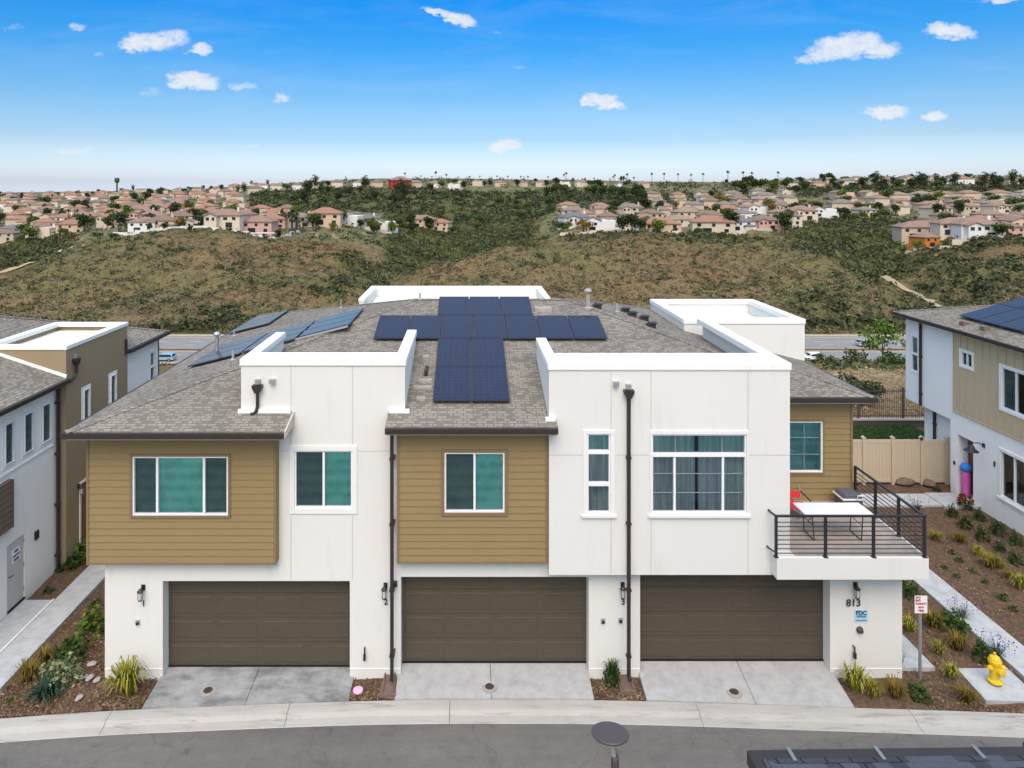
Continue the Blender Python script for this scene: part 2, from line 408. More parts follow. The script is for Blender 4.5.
def leaf_quads(P, size, flat=0.0, aspect=1.0, up=None):
    """P (n,3) centres -> verts, quads of randomly turned leaf-clump faces"""
    n = len(P); d = rng.normal(size=(n,3))
    if up is not None: d[:,2] = d[:,2]*(1-flat)+up*flat*2
    d /= np.linalg.norm(d, axis=1)[:,None]
    r = rng.normal(size=(n,3)); a = np.cross(d, r); a /= np.linalg.norm(a, axis=1)[:,None]; b = np.cross(d, a)
    s = (np.asarray(size)*rng.uniform(.6, 1.35, n))[:,None] if np.ndim(size) == 0 else np.asarray(size)[:,None]*rng.uniform(.6,1.35,(n,1))
    a = a*s*.5; b = b*s*.5*aspect
    k = lambda: rng.uniform(.55, 1.1, (n,1))
    V = np.stack([P-a*k()-b*k()*.6, P+a*k()*.6-b*k(), P+a*k()+b*k()*.6, P-a*k()*.6+b*k()], 1).reshape(-1,3)
    return V, np.arange(4*n).reshape(n,4)
SKY_STOPS = [(.0,(1.08,1.18,1.66)),(.033,(.87,.96,1.24)),(.07,(.55,.685,.90)),(.1265,(.355,.615,.84)),(.196,(.128,.555,.92)),(.262,(.036,.53,1.02)),(.30,(.07,.55,1.0)),(.50,(1.9,1.75,1.46)),(1,(5.4,4.7,3.6))]
WARM_STOPS = [(.0,(.66,.65,.62)),(.3,(1.15,1.09,1.0)),(1,(5.4,4.7,3.6))]
SKY_GAIN = 1.0; CLOUD = (5.1,5.1,5.2,1); SKY_STRENGTH = .15; SUN = .55; SUN_ANGLE = 40; EXPOSURE = .26
# ================================================================== NEAR GROUND
# kerb line (X, Y of its back edge), gently bowed
KX = [-60,-30,-20,-11.3,-9.05,-6.6,-4.5,-1.6,3.3,5.8,9.5,13.7,20,30,60]
KY = [11.5,14.9,16.0,16.76,17.02,17.14,17.27,17.385,17.385,17.29,17.12,16.94,16.5,15.6,12.5]
def kerbY(x):
    xs = np.linspace(-60, 60, 1201); y = np.interp(xs, KX, KY)
    return float(np.interp(x, kerb_xs, kerb_ys))
kerb_xs = np.linspace(-60, 60, 601); _y = np.interp(kerb_xs, KX, KY)
kerb_ys = np.convolve(np.pad(_y, 8, mode='edge'), np.ones(17)/17, 'valid')
# road
m = MB(); xs = np.linspace(-60, 60, 61)
for a, b in zip(xs, xs[1:]):
    m.face([(a,-30,-.16),(b,-30,-.16),(b,kerbY(b)-.4,-.16),(a,kerbY(a)-.4,-.16)])
tag(m.build('road', 'asphalt'), kind='structure')
# rolled kerb with joints
prof = [(.0,-.30),(.0,-.045),(.20,-.05),(.30,-.065),(.36,-.10),(.40,-.135),(.62,-.15),(.64,-.165),(.64,-.3)]
m = MB(); joints = sorted([-45,-30,-17.5,-13,-8.7,-4.45,-.4+.04,.9-.35,5.85,10.6,15.4,20,26,40])
joints = [-58,-40,-28,-21,-15.2,-8.75,-4.42,.87-1.3,5.72,10.9,16.2,22,30,42,58]
for j0, j1 in zip(joints, joints[1:]):
    n = max(2, int((j1-j0)/.5)); xx = np.linspace(j0+.006, j1-.006, n+1); rows = []
    for x in xx:
        y = kerbY(x); rows.append([m.V(x, y-d, z) for d, z in prof])
    for r0, r1 in zip(rows, rows[1:]):
        for k in range(len(prof)-1): m.f.append((r0[k], r0[k+1], r1[k+1], r1[k]))
    m.f.append(tuple(rows[0])); m.f.append(tuple(rows[-1]))
tag(m.build('kerb', 'kerb_concrete'), kind='structure')
# planting bed: one gently uneven sheet
xs = np.arange(-30, 45.01, .25); ys = np.linspace(0, 1, 90)
X = np.repeat(xs[:,None], len(ys), 1); yb = np.array([kerbY(x) for x in xs])
Y = yb[:,None] + ys[None,:]**1.25*(37.3-yb[:,None])
Z = .018*np.sin(X*2.1+Y*1.3)+.014*np.sin(X*3.7-Y*2.9)+rng.normal(0,.006,X.shape)-.06
Z[:,0] = -.055
Z += .04*np.clip((Y-yb[:,None])/2.0, 0, 1)
for a_, b_ in ((-8.0,-3.05),(-1.76,3.14),(4.58,9.56)): Z[(X>a_-.01)&(X<b_+.01)&(Y<18.9)] = -.16
Z[(X>-12.85)&(X<-11.9)&(Y<23.6)] -= .05
V = np.stack([X,Y,Z],-1).reshape(-1,3); ny = len(ys)
i = (np.arange(len(xs)-1)[:,None]*ny+np.arange(ny-1)[None,:]).ravel()
tag(raw_mesh('planting_bed', V, np.stack([i,i+ny,i+ny+1,i+1],1), 'mulch'), kind='structure')
def bedZ(x, y): return -.055 + .04*min(max((y-kerbY(x))/2.0, 0), 1)
# driveways
def driveway(x0, x1, ztop, sx, name='driveway', mat='concrete'):
    m = MB()
    for a, b in ((x0, sx-.007), (sx+.007, x1)):
        n = 8; xx = np.linspace(a, b, n+1)
        for p, q in zip(xx, xx[1:]):
            m.prism([(p,18.52),(q,18.52),(q,kerbY(q)+.012),(p,kerbY(p)+.012)], -.3, 0)
    m.v = [(x, y, (-.043+(ztop+.043)*min(1, max(0, (y-17.2)/1.3)) if z > -.1 else z)) for x, y, z in m.v]
    return tag(m.build(name, mat), kind='structure')
driveway(-8.06, -2.98, .035, -5.55, mat='concrete_stained')
driveway(-1.82, 3.2, .14, .62)
driveway(4.52, 9.62, .195, 7.22)
# walks
def slab(name, poly, z, joint=None, mat='walk_concrete'):
    m = MB()
    m.prism(poly, z-.12, z); return tag(m.build(name, mat), kind='structure')
def long_walk(name, x0, x1, y0, y1, z, step=1.5):
    m = MB(); y = y0
    while y < y1-.05:
        e = min(y+step, y1); a0 = kerbY(x0)+.012 if y == y0 else y; a1 = kerbY(x1)+.012 if y == y0 else y
        m.prism([(x0,a0),(x1,a1),(x1,e-.012),(x0,e-.012)], z-.14, z); y = e
    return tag(m.build(name, 'walk_concrete'), kind='structure')
long_walk('footpath', -12.82, -11.93, 16.6, 23.6, .06)
slab('footpath', [(-13.78,18.6),(-12.87,18.6),(-12.87,21.45),(-13.78,21.45)], .06)
m = MB(); m.box(-12.866,-12.824,16.9,21.45,-.05,.10); tag(m.build('path_edging', 'white_paint'), kind='structure')
long_walk('footpath', 14.6, 15.55, 16.9, 27.85, .06)
slab('footpath', [(14.6,27.87),(19.2,27.87),(19.2,28.95),(14.6,28.95)], .06)
slab('footpath', [(19.22,27.7),(20.95,27.7),(20.95,29.0),(19.22,29.0)], .085)
slab('footpath', [(11.5,18.42),(12.5,18.42),(12.5,30),(11.5,30)], .05)
slab('hydrant_pad', [(12.98,17.26),(14.38,17.22),(14.42,18.42),(13.08,18.42)], .035)
m = MB(); m.box(11.6,20.9,30.1,37.0,-.05,.08); tag(m.build('lawn_soil', 'mulch'), kind='structure')

# ================================================================== MAIN TOWNHOUSE
main = empty('townhouse', (0,18.14,0), 'three-unit white stucco townhouse with mustard siding bays, three brown garage doors and rooftop solar panels', 'townhouse')
GAR = [(-8.0,-3.08,.035,2.52), (-1.74,3.2,.14,2.63), (4.55,9.545,.195,2.72)]
W2 = (XA(294.5,18.14), XA(352.5,18.14), ZA(508.5,18.14), ZA(450.5,18.14))
W4 = (XA(587,17.8), XA(610.5,17.8), ZA(513.5,17.8), ZA(433.5,17.8))
W5 = (XA(651.5,17.8), XA(746.5,17.8), ZA(513.5,17.8), ZA(434,17.8))
WB = (8.95, 10.66, ZA(472,20.7), ZA(421,20.7))
BX3 = 2.115; BX3R = 8.33; P1L, P1R = -5.94, -1.63
m = MB(FRONT(18.14))
gar = [(a,b,-.3,d) for a,b,c,d in GAR]
m.panel(-9.52, P1L, -.3, 6.62, 0, [gar[0]], .4)
m.panel(P1L, P1R, -.3, 8.18, 0, [gar[0], gar[1], (*W2,.1)], .4)
m.panel(P1R, BX3, -.3, 6.62, 0, [gar[1]], .4)
m.panel(BX3, BX3R, -.3, 2.95, 0, [gar[1], gar[2]], .4)
m.panel(BX3R, 11.44, -.3, 2.94, 0, [gar[2]], .4)
# sides, back, upper recess walls
m.m = I4
m.box(-9.52, -9.4, 18.15, 33.0, -.3, 6.62); m.box(-9.39, 11.3, 32.9, 33.0, -.3, 6.62); m.box(11.32, 11.44, 18.15, 33.0, -.3, 2.93)
m.box(P1L, P1L+.2, 18.145, 21.6, 6.3, 8.18); m.box(P1R-.2, P1R, 18.145, 21.9, 6.3, 8.18)
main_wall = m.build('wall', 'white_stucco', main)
# projecting white block of unit three
m = MB(FRONT(17.8)); m.panel(BX3, BX3R, 2.87, 8.15, 0, [W4, W5], .1)
m.m = I4
m.box(BX3, BX3+.12, 17.806, 20.9, 2.87, 8.15); m.box(BX3R-.12, BX3R, 17.806, 24.05, 2.87, 8.15)
m.box(BX3+.122, BX3R-.122, 17.81, 18.13, 2.87, 2.93)
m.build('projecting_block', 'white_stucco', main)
# parapet caps (thick front, thin sides)
def cap(parts, z0, z1):
    m = MB()
    for p in parts: m.prism(p, z0, z1)
    return m.build('parapet_cap', 'white_cap', main, bevel=.025)
o = .035
cap([[(P1L-o,18.14-o),(P1R+o,18.14-o),(P1R+o,21.95),(P1R-.27,21.95),(P1R-.27,18.9),(P1L+.27,18.9),(P1L+.27,21.6),(P1L-o,21.6)]], 8.18, 8.36)
cap([[(BX3-o,17.8-o),(BX3R+o,17.8-o),(BX3R+o,24.05),(BX3R-.32,24.05),(BX3R-.32,18.9),(BX3+.27,18.9),(BX3+.27,20.85),(BX3-o,20.85)]], 8.15, 8.34)
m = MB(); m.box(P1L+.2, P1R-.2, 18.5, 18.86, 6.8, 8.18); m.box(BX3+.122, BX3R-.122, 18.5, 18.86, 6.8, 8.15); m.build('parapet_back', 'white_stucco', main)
# control joints
m = MB(FRONT(18.14))
def jv(x, z0, z1): m.box(x-.009, x+.009, z0, z1, -.003, .004)
def jh(z, x0, x1): m.box(x0, x1, z-.009, z+.009, -.003, .005)
x1_, x2_ = XA(291,18.14), XA(352.5,18.14)
for x in (x1_, x2_): jv(x, ZA(446,18.14), 8.17); jv(x, 2.53, ZA(516,18.14))
zj = ZA(451,18.14); jh(zj, -4.85, XA(288,18.14)); jh(zj, XA(358,18.14), -1.96)
m.m = FRONT(17.8)
for x in (XA(611,17.8), XA(651,17.8), XA(748,17.8)): jv(x, ZA(430,17.8), 8.14); jv(x, 2.88, ZA(519,17.8))
zj = ZA(455,17.8); jh(zj, 2.12, XA(583,17.8)); jh(zj, XA(616,17.8), XA(649,17.8)); jh(zj, XA(750,17.8), 8.33)
m.build('control_joint', plain('joint_grey', (.50,.49,.46), .9, .1), main)
# weep screed line at foot of walls
m = MB(FRONT(18.14))
for a, b in ((-9.52,-8.0),(-3.08,-1.74),(3.2,4.55),(9.545,11.44)): m.box(a, b, .20, .225, .0, .012)
m.build('weep_screed', 'vinyl_white', main)

def siding(m, u0, u1, v0, v1, w, openings=(), ex=.18):
    v = v0
    while v < v1-1e-4:
        t = min(v+ex, v1); cuts = sorted({v, t, *[q for o in openings for q in o[2:4] if v+1e-4 < q < t-1e-4]})
        for lo, hi in zip(cuts, cuts[1:]):
            segs = [(u0, u1)]
            for a, b, c, d in openings:
                if c < (lo+hi)/2 < d: segs = [s_ for p, q in segs for s_ in ((p, min(a,q)), (max(b,p), q)) if s_[1]-s_[0] > 1e-3]
            wl, wh = w+.024-.02*(lo-v)/ex, w+.024-.02*(hi-v)/ex
            for p, q in segs:
                m.face([(p,lo,wl),(q,lo,wl),(q,hi,wh),(p,hi,wh)])
                if lo == v: m.face([(p,lo,w),(q,lo,w),(q,lo,wl),(p,lo,wl)])
                m.face([(p,lo,w),(p,lo,wl),(p,hi,wh),(p,hi,w)]); m.face([(q,lo,w),(q,lo,wl),(q,hi,wh),(q,hi,w)])
        v = t
W1 = (XA(133,17.9), XA(228.5,17.9), ZA(515,17.9), ZA(456,17.9))
W3 = (XA(444.5,17.9), XA(504.5,17.9), ZA(512,17.9), ZA(452,17.9))
def bay(x0, x1, z0, z1, Y, Yb, op, name='siding_bay'):
    m = MB(FRONT(Y)); siding(m, x0, x1, z0+.02, z1, 0, [op])
    e = Yb-Y
    a,b,c,d = op
    m.face([(a,c,.02),(a,d,.02),(a,d,-.07),(a,c,-.07)]); m.face([(b,c,.02),(b,d,.02),(b,d,-.07),(b,c,-.07)])
    m.face([(a,d,.02),(b,d,.02),(b,d,-.07),(a,d,-.07)]); m.face([(a,c,.02),(b,c,.02),(b,c,-.07),(a,c,-.07)])
    m.face([(x0,z0,0),(x0,z1,0),(x0,z1,-e),(x0,z0,-e)]); m.face([(x1,z0,0),(x1,z1,0),(x1,z1,-e),(x1,z0,-e)])
    m.face([(x0,z0,.02),(x1,z0,.02),(x1,z0,-e),(x0,z0,-e)])
    s_ = m.build(name, 'mustard_siding', main, recalc=False)
    t = MB(FRONT(Y)); t.box(x0-.004, x0+.06, z0-.02, z1, -.03, .034); t.box(x1-.06, x1+.004, z0-.02, z1, -.03, .034); t.box(x0+.061, x1-.061, z0-.02, z0+.035, -.02, .032)
    t.build('corner_trim', 'brown_trim', s_)
bay(XA(87,17.9), XA(276.5,17.9), 3.11, 6.60, 17.9, 18.138, W1)
m = MB(); m.box(XA(87,17.9), -9.525, 17.95, 32.9, 3.11, 6.6); m.build('side_bay', 'mustard_siding', main)
bay(XA(397,17.9), XA(548,17.9)-.005, 3.14, 6.62, 17.9, 18.138, W3)
# back wall of the balcony, mustard siding
m = MB(FRONT(20.7)); siding(m, BX3R, 11.55, 3.5, 6.6, 0, [WB])
a,b,c,d = WB
for q in ([(a,c,.02),(a,d,.02),(a,d,-.07),(a,c,-.07)], [(b,c,.02),(b,d,.02),(b,d,-.07),(b,c,-.07)], [(a,d,.02),(b,d,.02),(b,d,-.07),(a,d,-.07)], [(a,c,.02),(b,c,.02),(b,c,-.07),(a,c,-.07)]): m.face(q)
m.face([(11.55,2.95,.0),(11.55,6.6,.0),(11.55,6.6,-12.2),(11.55,2.95,-12.2)])
sw = m.build('siding_wall', 'mustard_siding', main, recalc=False)
t = MB(FRONT(20.7)); t.box(11.49, 11.556, 3.5, 6.6, -.03, .036); t.build('corner_trim', 'brown_trim', sw)

# ------------------------------------------------------------------ windows
def window(parent, fr, op, panes, name='window', frame_w=.042, casing=None, blind='blind_teal', muntins=(), frame='vinyl_white', set_in=.07, sill=False):
    """op: opening (u0,u1,v0,v1) on the frame fr; panes: (u0,u1,v0,v1,glass,blind) as fractions of the opening"""
    a,b,c,d = op; W, Hh = b-a, d-c
    m = MB(fr); w0, w1 = -set_in-.06, -set_in+.045
    fw = frame_w
    m.box(a, b, d-fw, d, w0, w1); m.box(a, b, c, c+fw, w0, w1); m.box(a, a+fw, c+fw, d-fw, w0, w1); m.box(b-fw, b, c+fw, d-fw, w0, w1)
    us = sorted({round(p[0],4) for p in panes}|{round(p[1],4) for p in panes}); vs = sorted({round(p[2],4) for p in panes}|{round(p[3],4) for p in panes})
    rows = sorted({(p[2],p[3]) for p in panes})
    for lo, hi in rows:
        inner = sorted({p[0] for p in panes if (p[2],p[3]) == (lo,hi)} - {0})
        y0 = c+lo*Hh + (fw if lo == 0 else 0); y1 = c+hi*Hh - (fw if hi == 1 else 0)
        for u in inner: m.box(a+u*W-.028, a+u*W+.028, y0+.001, y1-.001, w0+.004, w1-.006)
    for lo, hi in rows[1:]: m.box(a+fw+.001, b-fw-.001, c+lo*Hh-.045, c+lo*Hh+.045, w0+.002, w1+.012)
    mm = MB(fr)
    for (k, p, q, r) in muntins:      # ('v', u, v0, v1) or ('h', v, u0, u1)
        if k == 'v': mm.box(a+p*W-.007, a+p*W+.007, c+q*Hh, c+r*Hh, -set_in-.032, -set_in-.016)
        else: mm.box(a+q*W, a+r*W, c+p*Hh-.007, c+p*Hh+.007, -set_in-.034, -set_in-.014)
    win = m.build(name, frame, parent, bevel=0)
    if muntins: mm.build('muntin', 'muntin_grey', win)
    if casing:
        cw, cb, cm, proud = casing
        m = MB(fr); m.box(a-cw, b+cw, d, d+cb, -.02, proud); m.box(a-cw, b+cw, c-cb, c, -.02, proud)
        m.box(a-cw, a, c+.001, d-.001, -.02, proud-.002); m.box(b, b+cw, c+.001, d-.001, -.02, proud-.002)
        if sill: m.box(a-cw-.05, b+cw+.05, c-cb-.0, c-cb+.07, -.018, proud+.035)
        m.build('casing', cm, win)
    for (p, q, r, s_, gm, bl) in panes:
        m = MB(fr); m.face([(a+p*W+.01,c+r*Hh+.01,-set_in-.025),(a+q*W-.01,c+r*Hh+.01,-set_in-.025),(a+q*W-.01,c+s_*Hh-.01,-set_in-.025),(a+p*W+.01,c+s_*Hh-.01,-set_in-.025)])
        m.build('pane', gm, win, recalc=False)
    m = MB(fr); m.box(a-.05, b+.05, c-.05, d+.05, -set_in-.6, -set_in-.59)
    m.face([(a,c,-set_in-.06),(a,d,-set_in-.06),(a,d,-set_in-.59),(a,c,-set_in-.59)]); m.face([(b,c,-set_in-.06),(b,d,-set_in-.06),(b,d,-set_in-.59),(b,c,-set_in-.59)])
    m.face([(a,d,-set_in-.06),(b,d,-set_in-.06),(b,d,-set_in-.59),(a,d,-set_in-.59)]); m.face([(a,c,-set_in-.06),(b,c,-set_in-.06),(b,c,-set_in-.59),(a,c,-set_in-.59)])
    m.build('room_recess', 'dark_room', win)
    for (p, q, r, s_, gm, bl) in panes:
        if not bl: continue
        u0, u1, v0, v1 = a+p*W+.015, a+q*W-.015, c+r*Hh+.02, c+s_*Hh-.02
        m = MB(fr); wz = -set_in-.078
        if bl == 'curtain':
            n = max(6, int((u1-u0)/.045)); uu = np.linspace(u0, u1, n+1); gap = (u0+u1)/2
            pts = [(u, wz-.02+.022*math.sin(k*1.7)+.01*math.sin(k*.6)) for k, u in enumerate(uu)]
            for (x0, z0), (x1, z1) in zip(pts, pts[1:]):
                if (u1-u0) > .9 and abs((x0+x1)/2-gap+.02) < .06: continue
                m.face([(x0,v0,z0),(x1,v0,z1),(x1,v1,z1),(x0,v1,z0)])
        else:
            v = v1
            while v > v0:
                m.face([(u0,v,wz),(u1,v,wz),(u1,v-.055,wz+.012),(u0,v-.055,wz+.012)]); v -= .051
        m.build('curtain' if bl == 'curtain' else 'blind', bl, win, recalc=False)
    return win
two = lambda g1='glass_screen', g2='glass_teal', b1='blind_dark', b2='blind_teal': [(0,.5,0,1,g1,b1),(.5,1,0,1,g2,b2)]
window(main, FRONT(17.9), W1, [(0,.255,0,1,'glass_screen','blind_dark'),(.255,.745,0,1,'glass_teal','blind_teal'),(.745,1,0,1,'glass_screen','blind_dark')], casing=(.06,.06,'brown_trim',.05), set_in=.02)
window(main, FRONT(18.14), W2, two(), casing=(.12,.13,'white_trim',.03), set_in=.05)
window(main, FRONT(17.9), W3, two(), casing=(.085,.08,'brown_trim',.05), set_in=.02)
window(main, FRONT(17.8), W4, [(0,1,0,.365,'glass_screen','curtain'),(0,1,.365,.765,'glass_clear','curtain'),(0,1,.765,1,'glass_teal','curtain')], casing=(.10,.09,'white_trim',.03), sill=True, set_in=.05)
window(main, FRONT(17.8), W5, [(0,.245,0,.735,'glass_screen','curtain'),(.245,.755,0,.735,'glass_clear','curtain'),(.755,1,0,.735,'glass_screen','curtain'),(0,1,.735,1,'glass_teal','curtain')],
       casing=(.04,.09,'white_trim',.03), sill=True, set_in=.05, muntins=[('h',.25,.03,.97),('h',.49,.03,.97),('v',.26,.76,.97),('v',.75,.76,.97)])
window(main, FRONT(20.7), WB, [(0,1,0,1,'glass_teal','blind_shade')], casing=(.05,.06,'brown_trim',.05), set_in=.02, muntins=[('v',.38,.03,.97),('v',.69,.03,.97),('h',.34,.03,.97),('h',.67,.03,.97)])  # teal slats here paint the sky's reflection in this pane

# ------------------------------------------------------------------ garage doors
for (a,b,c,d) in GAR:
    m = MB(FRONT(18.5)); zt = c+2.62; rows = 4; rh = (zt-c)/rows
    for r in range(rows):
        z0 = c+r*rh
        m.box(a-.1, b+.1, z0+.005, z0+rh-.005, -.04, 0)
        for k in range(4):
            pw = (b-a)/4; u0 = a+k*pw+.09; u1 = a+(k+1)*pw-.09; v0 = z0+.10; v1 = z0+rh-.10
            i0, i1 = .022, .012
            P = [(u0,v0,.001),(u1,v0,.001),(u1,v1,.001),(u0,v1,.001)]; Q = [(u0+i0,v0+i0,.009),(u1-i0,v0+i0,.009),(u1-i0,v1-i0,.009),(u0+i0,v1-i0,.009)]
            m.face(Q)
            for j in range(4): m.face([P[j], P[(j+1)%4], Q[(j+1)%4], Q[j]])
    dr = m.build('garage_door', 'garage_brown', main)
    t = MB(FRONT(18.5)); t.box(a, b, c-.02, c+.035, .002, .03); t.build('bottom_seal', 'rubber', dr)

# ------------------------------------------------------------------ roof
SL = .25
rf = lambda x, y: 6.75+SL*(y-17.25)
rl = lambda x, y: 6.75+SL*(x+10.05)
rr = lambda x, y: 6.73+SL*(11.94-x)
rb = lambda x, y: 6.75+SL*(33.55-y)
def roofZ(x, y): return min(rf(x,y), rl(x,y), rr(x,y), rb(x,y))
m = MB()
def rp(fn, pts): m.face([(x, y, fn(x,y)) for x, y in pts])
cR = 29.11
rp(rf, [(-10.05,17.25),(-4.58,17.25),(-4.58,18.2),(-2.07,18.2),(-2.07,17.45),(2.3,17.45),(2.3,18.2),(8.28,18.2),(8.28,cR-8.28),(cR-25.4,25.4),(-1.9,25.4)])
rp(rl, [(-10.05,17.25),(-1.9,25.4),(-10.05,33.55)])
rp(rb, [(-10.05,33.55),(-1.9,25.4),(cR-25.4,25.4),(11.86,33.55)])
fr_ = lambda x, y: 6.73+SL*(y-20.25)
rp(rr, [(11.94,20.25),(11.94,33.47),(cR-25.4,25.4),(8.28,cR-8.28),(8.28,23.91)])
rp(fr_, [(8.34,20.25),(11.94,20.25),(8.34,23.85)])
def solid_roof(m, mat, parent, th=.13, uv='slope', name='roof'):
    top = list(m.f); n0 = len(m.v); m.v += [(x,y,z-th) for x,y,z in m.v]
    m.f += [tuple(reversed([i+n0 for i in f])) for f in top]
    from collections import Counter
    key = lambda i: tuple(round(c,3) for c in m.v[i])
    cnt = Counter(frozenset((key(f[k]), key(f[(k+1)%len(f)]))) for f in top for k in range(len(f)))
    for f in top:
        for k in range(len(f)):
            a, b = f[k], f[(k+1)%len(f)]
            if cnt[frozenset((key(a), key(b)))] == 1: m.f.append((a, b, b+n0, a+n0))
    return m.build(name, mat, parent, recalc=True, uv=uv)
roof = solid_roof(m, 'shingles', main)
# ridge and hip caps
def ridge_caps(parent, lines, mat='shingles', w=.15):
    m = MB()
    for p, q in lines:
        p, q = Vector(p), Vector(q); d = (q-p); L = d.length; d.normalize(); s_ = Vector((-d.y, d.x, 0)).normalized(); n = int(L/.22)
        for k in range(n):
            a = p+d*(k*L/n); b = p+d*((k+1)*L/n+.05); up = Vector((0,0,1))
            za, zb = .018, .012; dr = Vector((0,0,-w*.17))
            m.face([a+s_*w+dr+up*za, a+up*za*1.3, b+up*zb, b+s_*w+dr+up*zb]); m.face([a-s_*w+dr+up*za, a+up*za*1.3, b+up*zb, b-s_*w+dr+up*zb])
            m.face([a+s_*w+dr+up*za, a+up*za*1.3, a+up*0, a+s_*w+dr]); m.face([a-s_*w+dr+up*za, a+up*za*1.3, a, a-s_*w+dr])
    return m.build('ridge_cap', mat, parent, recalc=False, uv='slope')
A_ = (-1.9,25.4,8.787); B_ = (cR-25.4,25.4,8.787)
ridge_caps(roof, [((-10.05,17.25,6.75),A_),(A_,B_),((-10.05,33.55,6.75),A_),((8.28,cR-8.28,rr(8.28,0)),B_),((11.86,33.55,6.75),B_),((11.94,20.25,6.73),(8.4,23.79,rr(8.4,0)))])
# eaves: gutter, fascia, soffit
def eave(parent, x0, x1, Y, z, depth, soff):
    m = MB(); m.box(x0, x1, Y-.09, Y+.02, z-.155, z-.012); g = m.build('gutter', 'gutter_brown', parent, bevel=.012)
    m = MB(); m.box(x0+.02, x1-.02, Y+.022, Y+.05, z-.215, z-.04); m.box(x0+.02, x1-.02, Y+.052, Y+depth, z-.215, z-.19); m.build('fascia', 'fascia', parent)
eave(main, -10.05, -4.58, 17.25, 6.75, .62, 0); eave(main, -2.07, 2.3, 17.45, 6.80, .43, 0); eave(main, 8.36, 11.94, 20.25, 6.73, .43, 0)
m = MB(); m.box(-10.14, -10.04, 17.17, 33.5, 6.595, 6.738); m.build('gutter', 'gutter_brown', main); m = MB(); m.box(-10.0, -9.55, 17.9, 33.4, 6.56, 6.585); m.build('fascia', 'fascia', main)
m = MB(); m.box(11.93, 12.03, 20.18, 33.4, 6.575, 6.718); m.build('gutter', 'gutter_brown', main); m = MB(); m.box(11.56, 11.9, 20.7, 33.4, 6.54, 6.565); m.build('fascia', 'fascia', main)
# white flashing along wall foot where roof meets the blocks
m = MB(); m.box(P1L-.06, -4.62, 18.06, 18.132, rf(0,18.1)-.03, rf(0,18.1)+.09); m.box(-2.05, P1R+.12, 18.06, 18.132, rf(0,18.1)-.03, rf(0,18.1)+.09); m.box(BX3-.1, 2.28, 17.7, 17.79, rf(0,17.75)-.02, rf(0,17.75)+.08)
m.build('flashing', 'white_cap', main)
m = MB(); m.prism([(17.25,6.76),(18.13,6.98),(18.13,6.62),(17.75,6.62),(17.25,6.60)], -4.575, -4.535, axis=0); m.build('rake_board', 'fascia', main)
# rear and side parapet blocks
m = MB(); z0, z1 = 7.2, 8.6-.3
m.box(-4.52,-4.3,28.9,32.5,6.6,8.12); m.box(3.3,3.5,28.9,32.5,6.6,8.12); m.box(-4.52,3.5,32.505,32.75,6.6,8.12); m.box(-4.29,3.29,29.2,32.49,7.3,7.75)
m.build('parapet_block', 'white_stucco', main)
cap([[(-4.55,28.88),(-4.27,28.88),(-4.27,32.5),(3.27,32.5),(3.27,28.88),(3.53,28.88),(3.53,32.78),(-4.55,32.78)]], 8.12, 8.25)
m = MB(); bx0, bx1, by0, by1 = 7.74, 11.94+.1, 24.6, 29.1
m.box(bx0,bx1,by0,by0+.25,2.95,8.02); m.box(bx0,bx1,by1-.25,by1,2.95,8.02); m.box(bx0,bx0+.25,by0+.251,by1-.251,2.95,8.02); m.box(bx1-.25,bx1,by0+.251,by1-.251,2.95,8.02)
m.box(bx0+.251,bx1-.251,by0+.251,by1-.251,7.3,7.62); m.build('parapet_block', 'white_stucco', main)
e = .03
cap([[(bx0-e,by0-e),(bx1+e,by0-e),(bx1+e,by0+.3),(bx0-e,by0+.3)],[(bx0-e,by1-.3),(bx1+e,by1-.3),(bx1+e,by1+e),(bx0-e,by1+e)],[(bx0-e,by0+.302),(bx0+.3,by0+.302),(bx0+.3,by1-.302),(bx0-e,by1-.302)],[(bx1-.3,by0+.302),(bx1+e,by0+.302),(bx1+e,by1-.302),(bx1-.3,by1-.302)]], 8.02, 8.2)

# ------------------------------------------------------------------ solar panels
def solar_panel(parent, x0, x1, y0, y1, fn, lift=.13):
    m = MB(); g = .012
    P = [(x0+g,y0+g),(x1-g,y0+g),(x1-g,y1-g),(x0+g,y1-g)]
    m.f.append(tuple(m.V(x, y, fn(x,y)+lift) for x, y in P)); m.f.append(tuple(m.V(x, y, fn(x,y)+lift-.04) for x, y in P))
    for k in range(4): m.f.append((k, (k+1)%4, 4+(k+1)%4, 4+k))
    p = m.build('solar_panel', 'solar_frame', parent)
    m = MB(); h = .028
    m.face([(x, y, fn(x,y)+lift+.003) for x, y in [(x0+h,y0+h),(x1-h,y0+h),(x1-h,y1-h),(x0+h,y1-h)]])
    m.build('cell_sheet', 'solar_cells', p, recalc=False, uv='unit')
    return p
for k in range(2):
    solar_panel(main, -.93+k*1.045, .115+k*1.045, 18.45, 20.2, rf); solar_panel(main, -.93+k*1.045, .115+k*1.045, 20.22, 22.0, rf)
for k in range(7): solar_panel(main, -3.0+k*1.072, -1.928+k*1.072, 22.03, 23.72, rf)
for k in range(3): solar_panel(main, -1.02+k*1.1, .08+k*1.1, 23.74, 25.32, rf)
for cx, y0 in ((-9.05,22.3),(-7.32,22.45),(-5.55,22.65)):
    for k in range(3): solar_panel(main, cx, cx+1.7, y0+k*1.07, y0+k*1.07+1.06, rl, .10)
for k in range(3): solar_panel(main, -9.85, -8.15, 28.4+k*1.07, 28.4+k*1.07+1.06, rl, .10)
m = MB()
for y in (22.6,23.8,24.9): m.box(-9.0,-3.9,y-.02,y+.02,0,.06)
m.v = [(x,y,z+rl(x,y)+.02) for x,y,z in m.v]; m.build('solar_rail', 'grey_metal', main)
